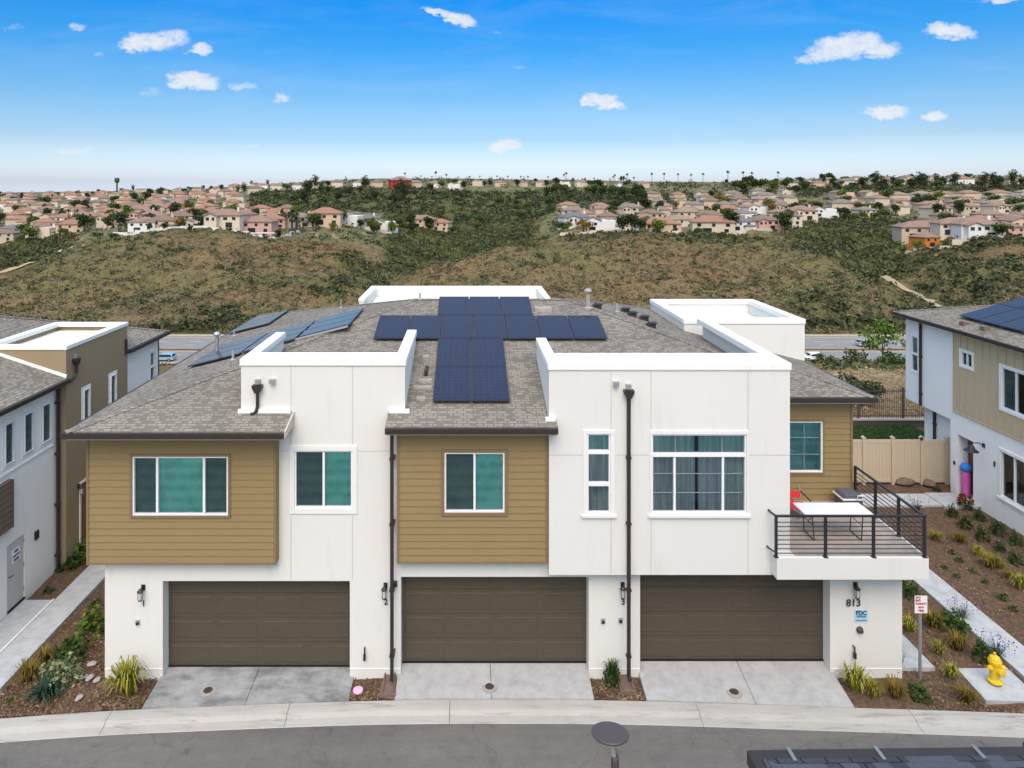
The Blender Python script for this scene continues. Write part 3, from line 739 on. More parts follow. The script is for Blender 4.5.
# vents on the roof
def pipe_vent(px, py, h=.35, r=.05, capped=True, mat='galvanized'):
    p = roof_hit(px, py); m = MB(); z = p.z-.05
    m.lathe([(r*2.4,0),(r*2.4,.07),(r,.1),(r,h)]+([(r*1.9,h),(r*2.1,h+.05),(r*1.2,h+.12),(.005,h+.13)] if capped else [(r*.8,h)]), (p.x,p.y,z), 10)
    m.build('roof_vent', mat, main, smooth=False)
def roof_hit(px, py):
    for Y in np.arange(17.3, 33, .03):
        p = at(px, py, Y)
        if p.z <= roofZ(p.x, p.y): return p
    return at(px, py, 25)
pipe_vent(588, 308, .62, .07, True, 'stone_pale')
pipe_vent(217, 354, .7, .06, True, 'galvanized'); pipe_vent(233, 360, .35, .04, False, 'grey_metal'); pipe_vent(420, 300, .3, .03, False); pipe_vent(341, 308, .4, .03, False); pipe_vent(617, 312, .35, .04, False, 'grey_metal'); pipe_vent(565, 316, .3, .03, False); pipe_vent(234, 336, .3, .04, False)
for px, py in ((597,308),(625,312),(632,316),(644,320),(651,327)):
    p = roof_hit(px, py); m = MB(); m.box(p.x-.14,p.x+.14,p.y-.12,p.y+.12,p.z-.06,p.z+.13); m.box(p.x-.07,p.x+.18,p.y-.16,p.y+.16,p.z+.132,p.z+.16); m.build('roof_vent', 'gutter_brown', main)
p = roof_hit(543, 310); m = MB(); m.box(p.x-.3,p.x+.3,p.y-.2,p.y+.2,p.z-.1,p.z+.10); m.build('roof_vent', 'stone_pale', main, bevel=.02)
for px, py, w in ((426,357,.10),(425,381,.2),(423,388,.25),(421,399,.12)):
    p = roof_hit(px, py); m = MB(); m.box(p.x-w,p.x+w,p.y-.1,p.y+.1,p.z-.06,p.z+.05); m.build('roof_vent', 'stone_pale', main, bevel=.01)
p = roof_hit(426,376); m = MB(); m.box(p.x-.05,p.x+.05,p.y-.05,p.y+.6,p.z-.02,p.z+.16); m.build('roof_vent', 'gutter_brown', main)

# ------------------------------------------------------------------ downspouts, scuppers
def downspout(fr, u, v0, v1, w=.08, r=.045, shoe=True, parent=main):
    m = MB(fr); m.box(u-r, u+r, v0, v1, w-.04, w+.04)
    if shoe: m.box(u-r, u+r, v0-.02, v0+.06, w+.041, w+.16)
    d = m.build('downspout', 'gutter_brown', parent, bevel=.008)
    for v in np.arange(v0+.5, v1-.3, 1.7): s_ = MB(fr); s_.box(u-r-.02, u+r+.02, v, v+.05, .0, w+.044); s_.build('strap', 'gutter_brown', d)
    return d
def scupper_head(fr, u, v, parent):
    m = MB(fr); m.prism([(u-.13,v),(u+.13,v),(u+.13,v-.06),(u+.06,v-.2),(u-.06,v-.2),(u-.13,v-.06)], .01, .17)
    h = m.build('conductor_head', 'gutter_brown', parent)
    m = MB(fr); m.box(u-.06, u+.06, v+.02, v+.14, -.02, .12); m.build('scupper', 'galvanized', h); return h
downspout(FRONT(18.14), XA(393,18.14), .2, 6.55, .26)
m = MB(FRONT(18.14)); m.box(XA(393,18.14)-.05, XA(393,18.14)+.12, 2.45, 2.56, .05, .16); m.build('wall_box', 'black_metal', main)
scupper_head(FRONT(17.8), XA(628,17.8), ZA(389,17.8), main)
downspout(FRONT(17.8), XA(628,17.8), .3, ZA(392,17.8)-.08, .08)
scupper_head(FRONT(18.14), XA(258.5,18.14), ZA(384,18.14), main)
m = MB(FRONT(18.14)); u = XA(258.5,18.14); m.tube([(u,ZA(389,18.14),.09),(u,ZA(405,18.14),.09),(u-.03,ZA(410,18.14),.10),(u-.1,ZA(413,18.14),.12),(u-.16,ZA(412,18.14),.15)], .045, 8); m.build('downspout', 'gutter_brown', main)
m = MB(FRONT(18.14)); u = XA(273,18.14); v = ZA(380.5,18.14); m.box(u-.07,u+.07,v-.05,v+.05,-.02,.13); m.build('scupper', 'galvanized', main)
m = MB(FRONT(17.8)); u = XA(615.5,17.8); v = ZA(383,17.8); m.box(u-.07,u+.07,v-.05,v+.05,-.02,.13); m.build('scupper', 'galvanized', main)

# ------------------------------------------------------------------ wall lanterns, numbers, outlets
def lantern(fr, u, v, parent):
    m = MB(fr); m.box(u-.05, u+.05, v-.02, v+.12, 0, .03); m.tube([(u,v+.07,.02),(u,v+.11,.09),(u-.01,v+.07,.14)], .018, 6)
    m.m = fr @ Matrix.Translation((u-.02, v, .14)) @ Matrix.Rotation(-PI/2, 4, 'X') @ Matrix.Scale(.74, 4)
    m.lathe([(.0,.12),(.03,.11),(.105,.03),(.105,.0),(.0,.0)], (0,0,0), 12); m.lathe([(.075,-.30),(.075,-.27),(.0,-.27)], (0,0,0), 12); m.lathe([(.0,-.35),(.02,-.33),(.075,-.30),(0,-.30)], (0,0,0), 12)
    for k in range(4):
        a = PI/4+k*PI/2; m.tube([(.072*math.cos(a),.072*math.sin(a),-.28),(.088*math.cos(a),.088*math.sin(a),.0)], .008, 5)
    L = m.build('wall_lantern', 'black_metal', parent)
    g = MB(m.m); g.lathe([(.062,-.268),(.075,-.005)], (0,0,0), 12); g.build('lamp_glass', 'lamp_glass', L); return L
G = FRONT(18.14)
for px, py, dg, npy in ((143.5,589,'1',603),(385.5,587,'2',601.5),(622.5,586.5,'3',601.5),(855,586.5,'813',602.5)):
    lantern(G, XA(px,18.14), ZA(py,18.14), main)
    text('house_number', dg, .21 if dg != '813' else .26, G, XA(px+(0.5 if dg!='813' else -2),18.14), ZA(npy,18.14), .03, 'black_metal', main, bold=.002)
def outlet(px, py, s_=.06):
    u, v = XA(px,18.14), ZA(py,18.14); m = MB(G); m.box(u-s_,u+s_,v-s_,v+s_*1.2,0,.02); b = m.build('outlet_box', 'grey_metal', main)
    m = MB(G); m.m = G @ Matrix.Translation((u,v,0)); m.lathe([(.035,.02),(.035,.07),(.0,.07)], n=8); m.build('outlet_plug', 'black_metal', b)
outlet(138,622.5); outlet(603,621); outlet(620.5,620.5)
u, v = XA(859.5,18.14), ZA(629.5,18.14); m = MB(G @ Matrix.Translation((u,v,0))); m.lathe([(.09,.0),(.09,.03),(.07,.05),(.05,.11),(.0,.12)], n=14); m.build('pipe_cap', 'lamp_bronze', main)
def hose_bib(px, py):
    u, v = XA(px,18.14), ZA(py,18.14); m = MB(G); m.tube([(u,v+.12,.0),(u,v+.12,.07),(u,v-.06,.09)], .022, 6); m.box(u-.03,u+.03,v-.16,v-.02,.05,.12); m.build('hose_bib', 'black_metal', main)
hose_bib(853,650); hose_bib(365,652)
u, v = XA(861,18.14), ZA(616,18.14); m = MB(G); m.box(u-.17,u+.17,v-.16,v+.16,.001,.012); sg = m.build('wall_sign', 'sign_pale_blue', main)
text('sign_letters', 'FDC', .15, G, u, v+.085, .016, 'sign_blue', sg, bold=.004); m = MB(G); m.box(u-.12,u+.12,v-.03,v+.02,.013,.018); m.box(u-.14,u+.14,v-.12,v-.09,.013,.018); m.build('sign_band', plain('sign_mid_blue',(.10,.25,.36)), sg)

# ------------------------------------------------------------------ balcony
m = MB(); m.prism([(7.84,17.45),(11.68,17.45),(11.68,20.69),(8.334,20.69),(8.334,17.796),(7.84,17.796)],2.945,3.49); bal = m.build('balcony_slab', 'white_stucco', main)
m = MB(); m.box(8.345,11.62,17.55,20.67,3.49,3.498); m.build('deck_surface', 'deck_coat', bal)
rail = MB(); zb, zt = 3.56, 4.53
def post(x, y): rail.box(x-.03,x+.03,y-.03,y+.03,3.49,zt-.02); rail.box(x-.055,x+.055,y-.055,y+.055,3.491,3.505)
fx = [XA(776,17.5), XA(825.5,17.5), XA(873.5,17.5), 11.60]
for x in fx: post(x, 17.5)
rys = [18.55, 19.6, 20.62]
for y in rys: post(11.60, y)
rail.box(fx[0]-.03, 11.64, 17.47, 17.53, zt-.02, zt+.025); rail.box(11.57, 11.63, 17.531, 20.65, zt-.02, zt+.025)
for k in range(8):
    z = zb+.03+k*.112; rail.box(fx[0], 11.6, 17.492, 17.508, z-.009, z+.009); rail.box(11.592, 11.608, 17.509, 20.62, z-.009, z+.009)
rail.tube([(fx[0],17.5,zt),(fx[0]-.06,17.68,zt+.02),(fx[0]-.06,17.8,zt+.02)], .028, 6); rail.tube([(fx[0],17.5,3.6),(fx[0]-.10,17.7,3.62),(fx[0]-.10,17.8,3.62)], .022, 6)
rail.build('railing', 'rail_metal', main)

# things on the balcony
t = empty('folding_table', (9.82,18.55,3.498), 'white folding table standing on the balcony', 'table')
m = MB(); m.box(8.93,10.73,18.2,18.92,4.19,4.235); m.build('tabletop', 'plastic_white', t, bevel=.015)
for x, s_ in ((9.15,1),(10.5,-1)):
    m = MB(); m.tube([(x,18.3,4.19),(x+.05*s_,18.28,3.51)], .014, 6); m.tube([(x,18.82,4.19),(x+.05*s_,18.84,3.51)], .014, 6); m.tube([(x+.05*s_,18.28,3.52),(x+.05*s_,18.84,3.52)], .014, 6); m.tube([(x+.02*s_,18.56,3.9),(x+.35*s_,18.56,4.19)], .01, 6); m.tube([(x+.02*s_,18.29,3.9),(x+.02*s_,18.83,3.9)], .01, 6)
    m.build('leg', 'black_metal', t)
t = empty('folding_chair', (9.48,19.75,3.498), 'red folding camp chair behind the balcony table', 'chair')
m = MB()
for k in range(2):
    z0 = 3.90+k*.085; m.face([(9.24+.01*k,20.0+.03*k,z0),(9.67,20.0+.03*k,z0-.02),(9.67,20.03+.03*k,z0+.07),(9.24,20.03+.03*k,z0+.085)])
m.build('backrest', 'red_cloth', t, recalc=False)
m = MB(); m.box(9.22,9.72,19.5,19.98,3.76,3.785); m.build('seat', 'red_cloth', t)
for x in (9.22,9.72):
    m = MB(); m.tube([(x,19.5,4.0),(x,20.1,4.03)], .018, 6); m.build('armrest', 'red_cloth' if x < 9.5 else 'black_metal', t)
for a, b in (((9.22,19.5,3.5),(9.72,19.5,3.78)),((9.72,19.5,3.5),(9.22,19.5,3.78)),((9.22,20.0,3.5),(9.22,20.2,4.2)),((9.72,20.0,3.5),(9.72,20.2,4.2))):
    m = MB(); m.tube([a,b], .012, 6); m.build('leg', 'grey_metal', t)
t = empty('cooler', (11.1,20.15,3.498), 'dark grey cooler with a pale rim in the balcony corner', 'cooler')
m = MB(); m.box(10.86,11.42,19.9,20.4,3.50,3.85); m.build('body', 'cooler_grey', t, bevel=.02)
m = MB(); m.box(10.82,11.46,19.86,20.44,3.852,3.89); m.build('rim', 'plastic_white', t, bevel=.01)
m = MB(); m.prism([(10.85,3.892),(11.43,3.892),(11.36,4.0),(10.92,4.0)], 19.9, 20.4, axis=1); m.build('lid', 'cooler_grey', t, bevel=.02)
m = MB(); m.tube([(11.22,19.84,3.89),(11.22,19.8,4.02),(11.42,19.8,4.02),(11.42,19.84,3.89)], .018, 6); m.build('handle', 'plastic_white', t)
# ================================================================== LEFT NEIGHBOUR
lb = empty('townhouse', (-18,18,0), 'white and tan townhouse with a flat white parapet roof left of the centre building', 'townhouse')
LW = FACE_PX(-13.8); LT = FACE_PX(-13.53); LBk = FACE_PX(-13.7)
def ypx(px, X): return X*F/(px-PX)      # depth at which plane X is seen at px
lw = []
for pa, pb, za in ((4,13,ZA(426+8,20.8)),(23.5,32.5,0),(41.7,50.3,0)):
    lw.append((ypx(pa,-13.8), ypx(pb,-13.8), 4.56, 5.79))
ldoor = (20.70, 21.52, .10, 2.10)
m = MB(LW); m.panel(18.2, 23.29, -.3, 6.36, 0, [(*o,.1) for o in lw]+[(*ldoor,.08)], .1)
m.m = I4; m.box(-24,-13.81,18.2,18.3,-.3,6.36); m.box(-24,-23.9,18.31,30.6,-.3,6.36)
m.box(-24,-13.7,30.6,30.7,-.3,6.36)
m.m = LBk; lbw = (ypx(150,-13.7), ypx(154.2,-13.7), 4.5, 5.75); m.panel(27.51, 30.7, -.3, 6.36, 0, [(*lbw,.1)], .1)
m.build('wall', 'brightened_stucco', lb)
tw = [(ypx(83,-13.53), ypx(88.7,-13.53), 4.62, 5.74), (ypx(110,-13.53), ypx(115.2,-13.53), 4.62, 5.74)]
tdoor = (24.15, 25.05, .10, 2.5)
m = MB(LT); m.panel(23.3, 27.5, -.3, 7.4, 0, [(*o,.1) for o in tw]+[(*tdoor,.1)], .1)
m.m = I4; m.box(-16.4,-13.535,23.3,23.45,-.3,7.4); m.box(-16.4,-13.535,27.35,27.5,-.3,7.4); m.box(-16.4,-16.2,23.46,27.34,5,7.4)
m.build('tan_wall', 'tan_stucco', lb)
m = MB(); m.box(-16.2,-13.6,23.46,27.34,6.9,7.24); m.build('flat_roof', 'membrane', lb)
m = MB(); e = .03
for p in ([(-16.4-e,23.3-e),(-13.53+e,23.3-e),(-13.53+e,23.58),(-16.4-e,23.58)],[(-16.4-e,27.22),(-13.53+e,27.22),(-13.53+e,27.5+e),(-16.4-e,27.5+e)],[(-16.4-e,23.582),(-16.12,23.582),(-16.12,27.218),(-16.4-e,27.218)],[(-13.8,23.582),(-13.53+e,23.582),(-13.53+e,27.218),(-13.8,27.218)]): m.prism(p, 7.4, 7.54)
m.build('parapet_cap', 'white_cap', lb, bevel=.015)
for o in lw: window(lb, LW, o, [(0,1,0,1,'glass_teal','blind_shade')], casing=(.10,.10,'white_cap',.02), set_in=-.01, frame_w=.02)
window(lb, LBk, lbw, [(0,1,0,.5,'glass_screen','blind_dark'),(0,1,.5,1,'glass_teal','blind_teal')], casing=(.08,.08,'white_cap',.03), set_in=.02, frame_w=.025)
for o in tw: window(lb, LT, o, [(0,1,0,1,'glass_screen','blind_shade')], casing=(.11,.11,'white_cap',.02), set_in=-.01, frame_w=.02)
m = MB(LW); m.box(20.3, 23.0, 4.28, 4.34, 0, .035); m.build('sill_band', 'white_cap', lb)
m = MB(LW); m.box(ldoor[0]+.02, ldoor[1]-.02, ldoor[2]+.02, ldoor[3]-.02, -.07, -.02); d = m.build('utility_door', 'door_grey', lb)
m = MB(LW); m.tube([(ldoor[0]+.10,1.12,-.02),(ldoor[0]+.10,1.12,.05),(ldoor[0]+.22,1.12,.05)], .015, 6); m.build('handle', 'black_metal', d)
m = MB(LW); m.box(ldoor[0]+.25, ldoor[0]+.63, 1.42, 1.83, -.018, -.010); sg = m.build('door_sign', 'sign_white', d)
for k, w_ in enumerate(('FIRE','SPRINKLER','RISER')): text('sign_letters', w_, .105 if k != 1 else .07, LW, ldoor[0]+.44, 1.75-k*.125, -.004, 'sign_blue', sg)
for z in (.35,1.1,1.85):
    m = MB(LW); m.box(ldoor[1]-.05, ldoor[1]-.01, z, z+.1, -.018, .0); m.build('hinge', 'grey_metal', d)
m = MB(LW); m.box(ldoor[0], ldoor[1], ldoor[2]-.02, ldoor[2]+.015, -.08, .03); m.build('threshold', 'rubber', d)
m = MB(LW); u = ypx(36,-13.8); z = ZA(535,u); m.box(u-.09,u+.09,z-.13,z+.13,0,.05); m.build('wall_box', 'black_metal', lb)
m = MB(LW); siding(m, 18.4, 20.75, 2.68, 4.08, .13); m.box(18.4,20.75,2.66,2.68,0,.14); m.box(20.75,20.78,2.66,4.1,0,.16); m.box(18.4,20.75,4.081,4.1,0,.15); m.build('siding_bay', plain('brown_siding',(.16,.115,.085),.7), lb, recalc=False)
lantern(LT, 24.0, 2.45, lb)
m = MB(LT); m.box(24.2,25.0,.12,2.45,-.07,-.03); m.build('entry_door', plain('door_brown',(.22,.12,.035),.5,.4), lb)
m = MB(LT); m.box(24.07,24.15,.1,2.58,-.02,.03); m.box(25.05,25.13,.1,2.58,-.02,.03); m.box(24.151,25.049,2.5,2.58,-.02,.03); m.build('door_casing', 'white_cap', lb)
# roof
m = MB(); SLP = .33; ex0, ex1, ey0, ey1, ez = -24.3, -13.48, 17.75, 31.2, 6.44; hw = (ex1-ex0)/2
f1 = lambda x,y: ez+SLP*(ex1-x); f2 = lambda x,y: ez+SLP*(x-ex0); f3 = lambda x,y: ez+SLP*(y-ey0); f4 = lambda x,y: ez+SLP*(ey1-y)
xm = (ex0+ex1)/2
# leave the tan block's footprint open: right slope as two strips plus the part above it
rp2 = lambda fn, pts: m.face([(x,y,fn(x,y)) for x,y in pts])
rp2(f1, [(ex1,ey0),(ex1,23.28),(-16.43,23.28),(-16.43,27.52),(ex1-.02,27.52),(ex1-.02,ey1-.02),(xm,ey1-hw),(xm,ey0+hw)])
rp2(f2, [(ex0,ey0),(xm,ey0+hw),(xm,ey1-hw),(ex0,ey1)]); rp2(f3, [(ex0,ey0),(ex1,ey0),(xm,ey0+hw)]); rp2(f4, [(ex0,ey1),(xm,ey1-hw),(ex1-.02,ey1-.02)])
lroof = solid_roof(m, 'shingles', lb)
ridge_caps(lroof, [((ex1,ey1,ez),(xm,ey1-hw,f1(xm,0))),((xm,ey0+hw,f1(xm,0)),(xm,ey1-hw,f1(xm,0)))])
m = MB(); m.box(ex1-.01, ex1+.09, ey0, 23.27, ez-.15, ez-.01); m.build('gutter', 'gutter_brown', lb, bevel=.01); m = MB(); m.box(ex1-.01, ex1+.09, 27.56, ey1, ez-.15, ez-.01); m.build('gutter', 'gutter_brown', lb, bevel=.01)
m = MB(); m.box(-13.78,-13.52,18.2,23.27,ez-.2,ez-.17); m.box(-13.69,-13.52,27.56,31.1,ez-.2,ez-.17); m.build('fascia', 'fascia', lb)
m = MB(); m.face([(-13.5,23.25,f1(-13.5,0)+.01),(-16.5,23.25,f1(-16.5,0)+.01),(-16.5,23.25,f1(-16.5,0)+.10),(-13.5,23.25,f1(-13.5,0)+.10)]); m.face([(-13.5,23.25,f1(-13.5,0)+.10),(-16.5,23.25,f1(-16.5,0)+.10),(-16.5,23.295,f1(-16.5,0)+.11),(-13.5,23.295,f1(-13.5,0)+.11)]); m.build('flashing', 'white_cap', lb)
downspout(FACE_PX(-13.8), 23.12, .05, ez-.1, .1, .05, True, lb)
scupper_head(LT, 23.75, 7.0, lb)
m = MB(LT); m.tube([(23.75,6.85,.09),(23.75,6.5,.09),(23.6,6.35,.08),(23.4,6.3,.06)], .05, 8); m.build('downspout', 'gutter_brown', lb)
m = MB(LT); m.tube([(27.3,6.9,.05),(27.3,6.3,.05)], .05, 8); m.build('scupper', 'gutter_brown', lb)
m = MB(); m.lathe([(.05,0),(.05,.35)], (-14.2,28.6,f1(-14.2,0)-.05), 8); m.build('roof_vent', 'lamp_bronze', lb)

# ================================================================== RIGHT NEIGHBOUR
rbd = empty('house', (25,27,0), 'white house with beige batten siding and roof solar panels, right of the walkway', 'house')
RX = 20.6; RW = FACE_NX(RX); mir = lambda o: (-o[1], -o[0], o[2], o[3])
def rop(y0, y1, z0, z1): return (-y1, -y0, z0, z1)
r1 = rop(31.5, 31.95, 4.48, 6.05); r2 = rop(28.1, 28.72, 5.53, 6.1); r3 = rop(25.2, 26.55, 4.43, 6.0); r4 = rop(25.35, 26.62, 1.0, 2.75)
alc = rop(28.08, 28.98, .08, 2.55)
m = MB(RW)
m.panel(-32.4, -29.2, 3.03, 6.92, 0, [(*r1,.1)], .1)
m.panel(-29.2, -18.0, -.3, 3.5, 0, [(*r4,.1),(*alc,.45)], .1)
m.m = FACE_NX(21.0); m.panel(-31.6, -29.42, -.3, 3.03, 0)
m.m = I4; m.box(RX+.001,21.2,29.2,29.4,-.3,3.025); m.box(20.95,31,32.3,32.4,3.03,6.92); m.box(20.95,31,31.5,31.6,-.3,3.03); m.box(RX+.001,20.99,29.41,32.395,3.032,3.1)
m.box(RX,31,17.9,18.0,-.3,6.92); m.box(30.9,31,18.01,32.29,-.3,6.92)
m.build('wall', 'brightened_stucco', rbd)
RB_ = FACE_NX(RX-.02); m = MB(RB_); m.panel(-29.2, -18.0, 3.5, 6.92, 0, [(*r2,.09),(*r3,.09)], .09); m.face([(-29.2,3.5,0),(-18,3.5,0),(-18,3.5,-.02),(-29.2,3.5,-.02)]); m.face([(-29.2,3.5,0),(-29.2,6.92,0),(-29.2,6.92,-.02),(-29.2,3.5,-.02)])
for u in np.arange(-29.18, -18, .405):
    for lo, hi in ((3.5, 6.92),):
        segs = [(lo, hi)]
        for o in (r2, r3):
            if o[0]-.14 < u < o[1]+.14: segs = [(lo, o[2]-.13), (o[3]+.13, hi)]
        for p, q in segs: m.box(u-.02, u+.02, p, q, .0, .028)
m.box(-29.2,-18,3.46,3.499,-.0,.04)
m.build('batten_siding', 'beige_batten', rbd)
window(rbd, RW, r1, [(0,1,0,.5,'glass_screen','blind_dark'),(0,1,.5,1,'glass_teal','blind_shade')], casing=(.09,.09,'white_cap',.03), set_in=.02, frame_w=.025)
window(rbd, RB_, r2, two('glass_screen','glass_screen',None,None), casing=(.10,.10,'white_cap',.035), set_in=.04)
window(rbd, RB_, r3, two('glass_screen','glass_screen','blind_dark',None), casing=(.11,.11,'white_cap',.035), set_in=.04)
window(rbd, RW, r4, two('glass_screen','glass_clear',None,None), casing=(.11,.11,'white_cap',.035), set_in=.05, sill=True)
m = MB(FACE_NX(21.04)); m.box(-28.93,-28.12,.1,2.5,-.04,.0); dd = m.build('entry_door', 'door_red', rbd)
m = MB(FACE_NX(21.0)); m.tube([(-28.2,1.0,0),(-28.2,1.0,.06),(-28.2,1.35,.06)], .02, 6); m.build('handle', 'black_metal', dd)
m = MB(RW); v = 2.62; m.box(-27.57,-27.43,v-.08,v+.08,0,.03); m.tube([(-27.5,v,.02),(-27.5,v+.10,.2),(-27.5,v+.10,.42),(-27.5,v-.02,.5)], .02, 6)
m.m = RW @ Matrix.Translation((-27.5,v-.02,.5)) @ Matrix.Rotation(-PI/2,4,'X'); m.lathe([(.03,.05),(.09,-.0),(.14,-.10),(.27,-.20),(.26,-.20),(.0,-.06)], n=16); m.build('barn_lamp', 'black_metal', rbd)
m = MB(RW); m.box(-29.2,-29.1,1.2,1.35,0,.03); m.box(-26.98,-26.9,2.0,2.2,0,.02); m.build('wall_box', 'black_metal', rbd)
m = MB(); e0, e1, q0, q1, ez2 = 20.25, 31.5, 17.4, 32.75, 7.04; S2 = .28; hw2 = (e1-e0)/2; xm2 = (e0+e1)/2
g1 = lambda x,y: ez2+S2*(x-e0); g2 = lambda x,y: ez2+S2*(e1-x); g3 = lambda x,y: ez2+S2*(y-q0); g4 = lambda x,y: ez2+S2*(q1-y)
for fn, pts in ((g1,[(e0,q0),(xm2,q0+hw2),(xm2,q1-hw2),(e0,q1)]),(g2,[(e1,q0),(e1,q1),(xm2,q1-hw2),(xm2,q0+hw2)]),(g3,[(e0,q0),(e1,q0),(xm2,q0+hw2)]),(g4,[(e0,q1),(xm2,q1-hw2),(e1,q1)])): m.face([(x,y,fn(x,y)) for x,y in pts])
rroof = solid_roof(m, 'shingles', rbd)
ridge_caps(rroof, [((e0,q1,ez2),(xm2,q1-hw2,g1(xm2,0)))])
m = MB(); m.box(e0-.09,e0+.01,q0,q1,ez2-.15,ez2-.01); m.build('gutter','gutter_brown',rbd,bevel=.01); m = MB(); m.box(e0+.03,RX-.03,q0,q1-.03,ez2-.2,ez2-.17); m.build('fascia','fascia',rbd)
for k in range(8):
    for j in range(3):
        y1_ = 29.6-k*1.07; solid = solar_panel(rbd, 21.1+j*1.7, 21.1+j*1.7+1.69, y1_-1.06, y1_, g1, .16)
downspout(RW, -31.25, 3.05, 6.88, .07, .05, False, rbd); downspout(FACE_NX(21.0), -30.9, .1, 3.0, .07, .05, False, rbd)
for px, py in ((964,325),(985,330)):
    a_, b_ = (px-PX)/F, (py-PY)/F; Yv = (H-ez2+S2*e0)/(b_+S2*a_); p = at(px,py,Yv); m = MB(); m.box(p.x-.12,p.x+.12,p.y-.12,p.y+.12,p.z-.05,p.z+.14); m.build('roof_vent','stone_brown',rbd)
# bag in the doorway
t = empty('tall_bag', (20.78,28.72,.09), 'tall pink bag with a bright blue top standing in the doorway of the right house', 'bag')
m = MB(); m.lathe([(.13,0),(.16,.06),(.15,.35),(.165,.7),(.15,.95),(.11,1.02)], (20.78,28.72,.09), 12); m.build('body', 'pink_cloth', t, smooth=True)
m = MB(); m.lathe([(.10,1.0),(.19,1.05),(.22,1.15),(.19,1.27),(.08,1.32),(.0,1.32)], (20.78,28.72,.09), 12); m.build('top', 'blue_cloth', t, smooth=True)
m = MB(); m.tube([(20.64,28.66,.4),(20.58,28.62,.7),(20.63,28.66,1.0)], .02, 6); m.build('strap', 'pink_cloth', t)

# ================================================================== NEAR ROOF, STREET LAMP
nb = empty('building', (10,0,0), 'dark shingled roof corner with black gutters across the street, bottom right', 'building')
rot = Matrix.Translation((3.13,7.31,0)) @ Matrix.Rotation(math.radians(.9),4,'Z')
m = MB(rot); z0 = 6.78; S3 = .25
def nf(x,y): return z0+S3*min(x, -y, 15)
L_ = 17; D_ = 9; R = D_/2
P = {k:(x,y,z0+S3*d) for k,(x,y,d) in dict(a=(0,0,0),b=(L_,0,0),c=(L_,-D_,0),d=(0,-D_,0),r=(R,-R,R),s=(L_-R,-R,R)).items()}
for q in ('abs r','bcs','cdrs','dar'): m.face([P[k] for k in q.replace(' ','')])
solid_roof(m, 'dark_shingles', nb)
m = MB(rot); m.box(-.10,L_,.0,.12,z0-.15,z0-.005); m.box(-.12,.0,-D_,.12,z0-.155,z0-.008); m.build('gutter','gutter_brown',nb,bevel=.012)
for x in (.33,1.28,2.35,3.6,4.9):
    m = MB(rot); m.box(x-.02,x+.02,-.06,.13,z0-.004,z0+.012); m.build('gutter_strap',plain('strap_grey',(.17,.18,.20),.5),nb)
m = MB(rot); m.box(.4,L_-.4,-D_+.4,-.4,-.3,z0-.15); m.build('wall','white_stucco',nb)
m = MB(rot); m.prism([(3.06,.13),(6,.13),(6,.27),(3.02,.27)], 6.64, 6.70); m.build('canopy','gutter_brown',nb)
t = empty('street_lamp', (1.93,9.0,-.16), 'bronze street lamp with a round disc head in the middle of the street foreground', 'street lamp')
m = MB(); m.lathe([(.14,0),(.14,.1),(.07,.3),(.053,.5),(.053,5.52),(.045,5.58),(0,5.59)], (1.93,9.0,-.16), 12); m.build('pole','lamp_bronze',t,smooth=True)
m = MB(); m.lathe([(.0,-.05),(.12,-.045),(.235,-.02),(.245,.0),(.235,.012),(.0,.035)], (0,0,0), 32); m.v = [tuple(Matrix.Translation((1.87,9.02,5.70)) @ Matrix.Rotation(math.radians(-9),4,'X') @ Vector(v)) for v in m.v]; m.build('lamp_head','lamp_bronze',t)
m = MB(); m.tube([(1.92,9.0,5.38),(1.90,9.0,5.5),(1.875,9.01,5.67)], .03, 8); m.build('bracket','grey_metal',t)

# ================================================================== FRONT GARDEN THINGS
def rock(name, x, y, z, sx, sy, sz, mat, label, cat='stone', group=None):
    bm = bmesh.new(); bmesh.ops.create_icosphere(bm, subdivisions=2, radius=1)
    for v in bm.verts: v.co *= 1+random.uniform(-.14,.14); v.co = Vector((v.co.x*sx, v.co.y*sy, max(v.co.z,-.3)*sz))
    me = bpy.data.meshes.new(name); bm.to_mesh(me); bm.free(); me.materials.append(M[mat]); o = link(me, name); o.location = (x,y,z); o.rotation_euler.z = random.uniform(0,3)
    return tag(o, label, cat, group)
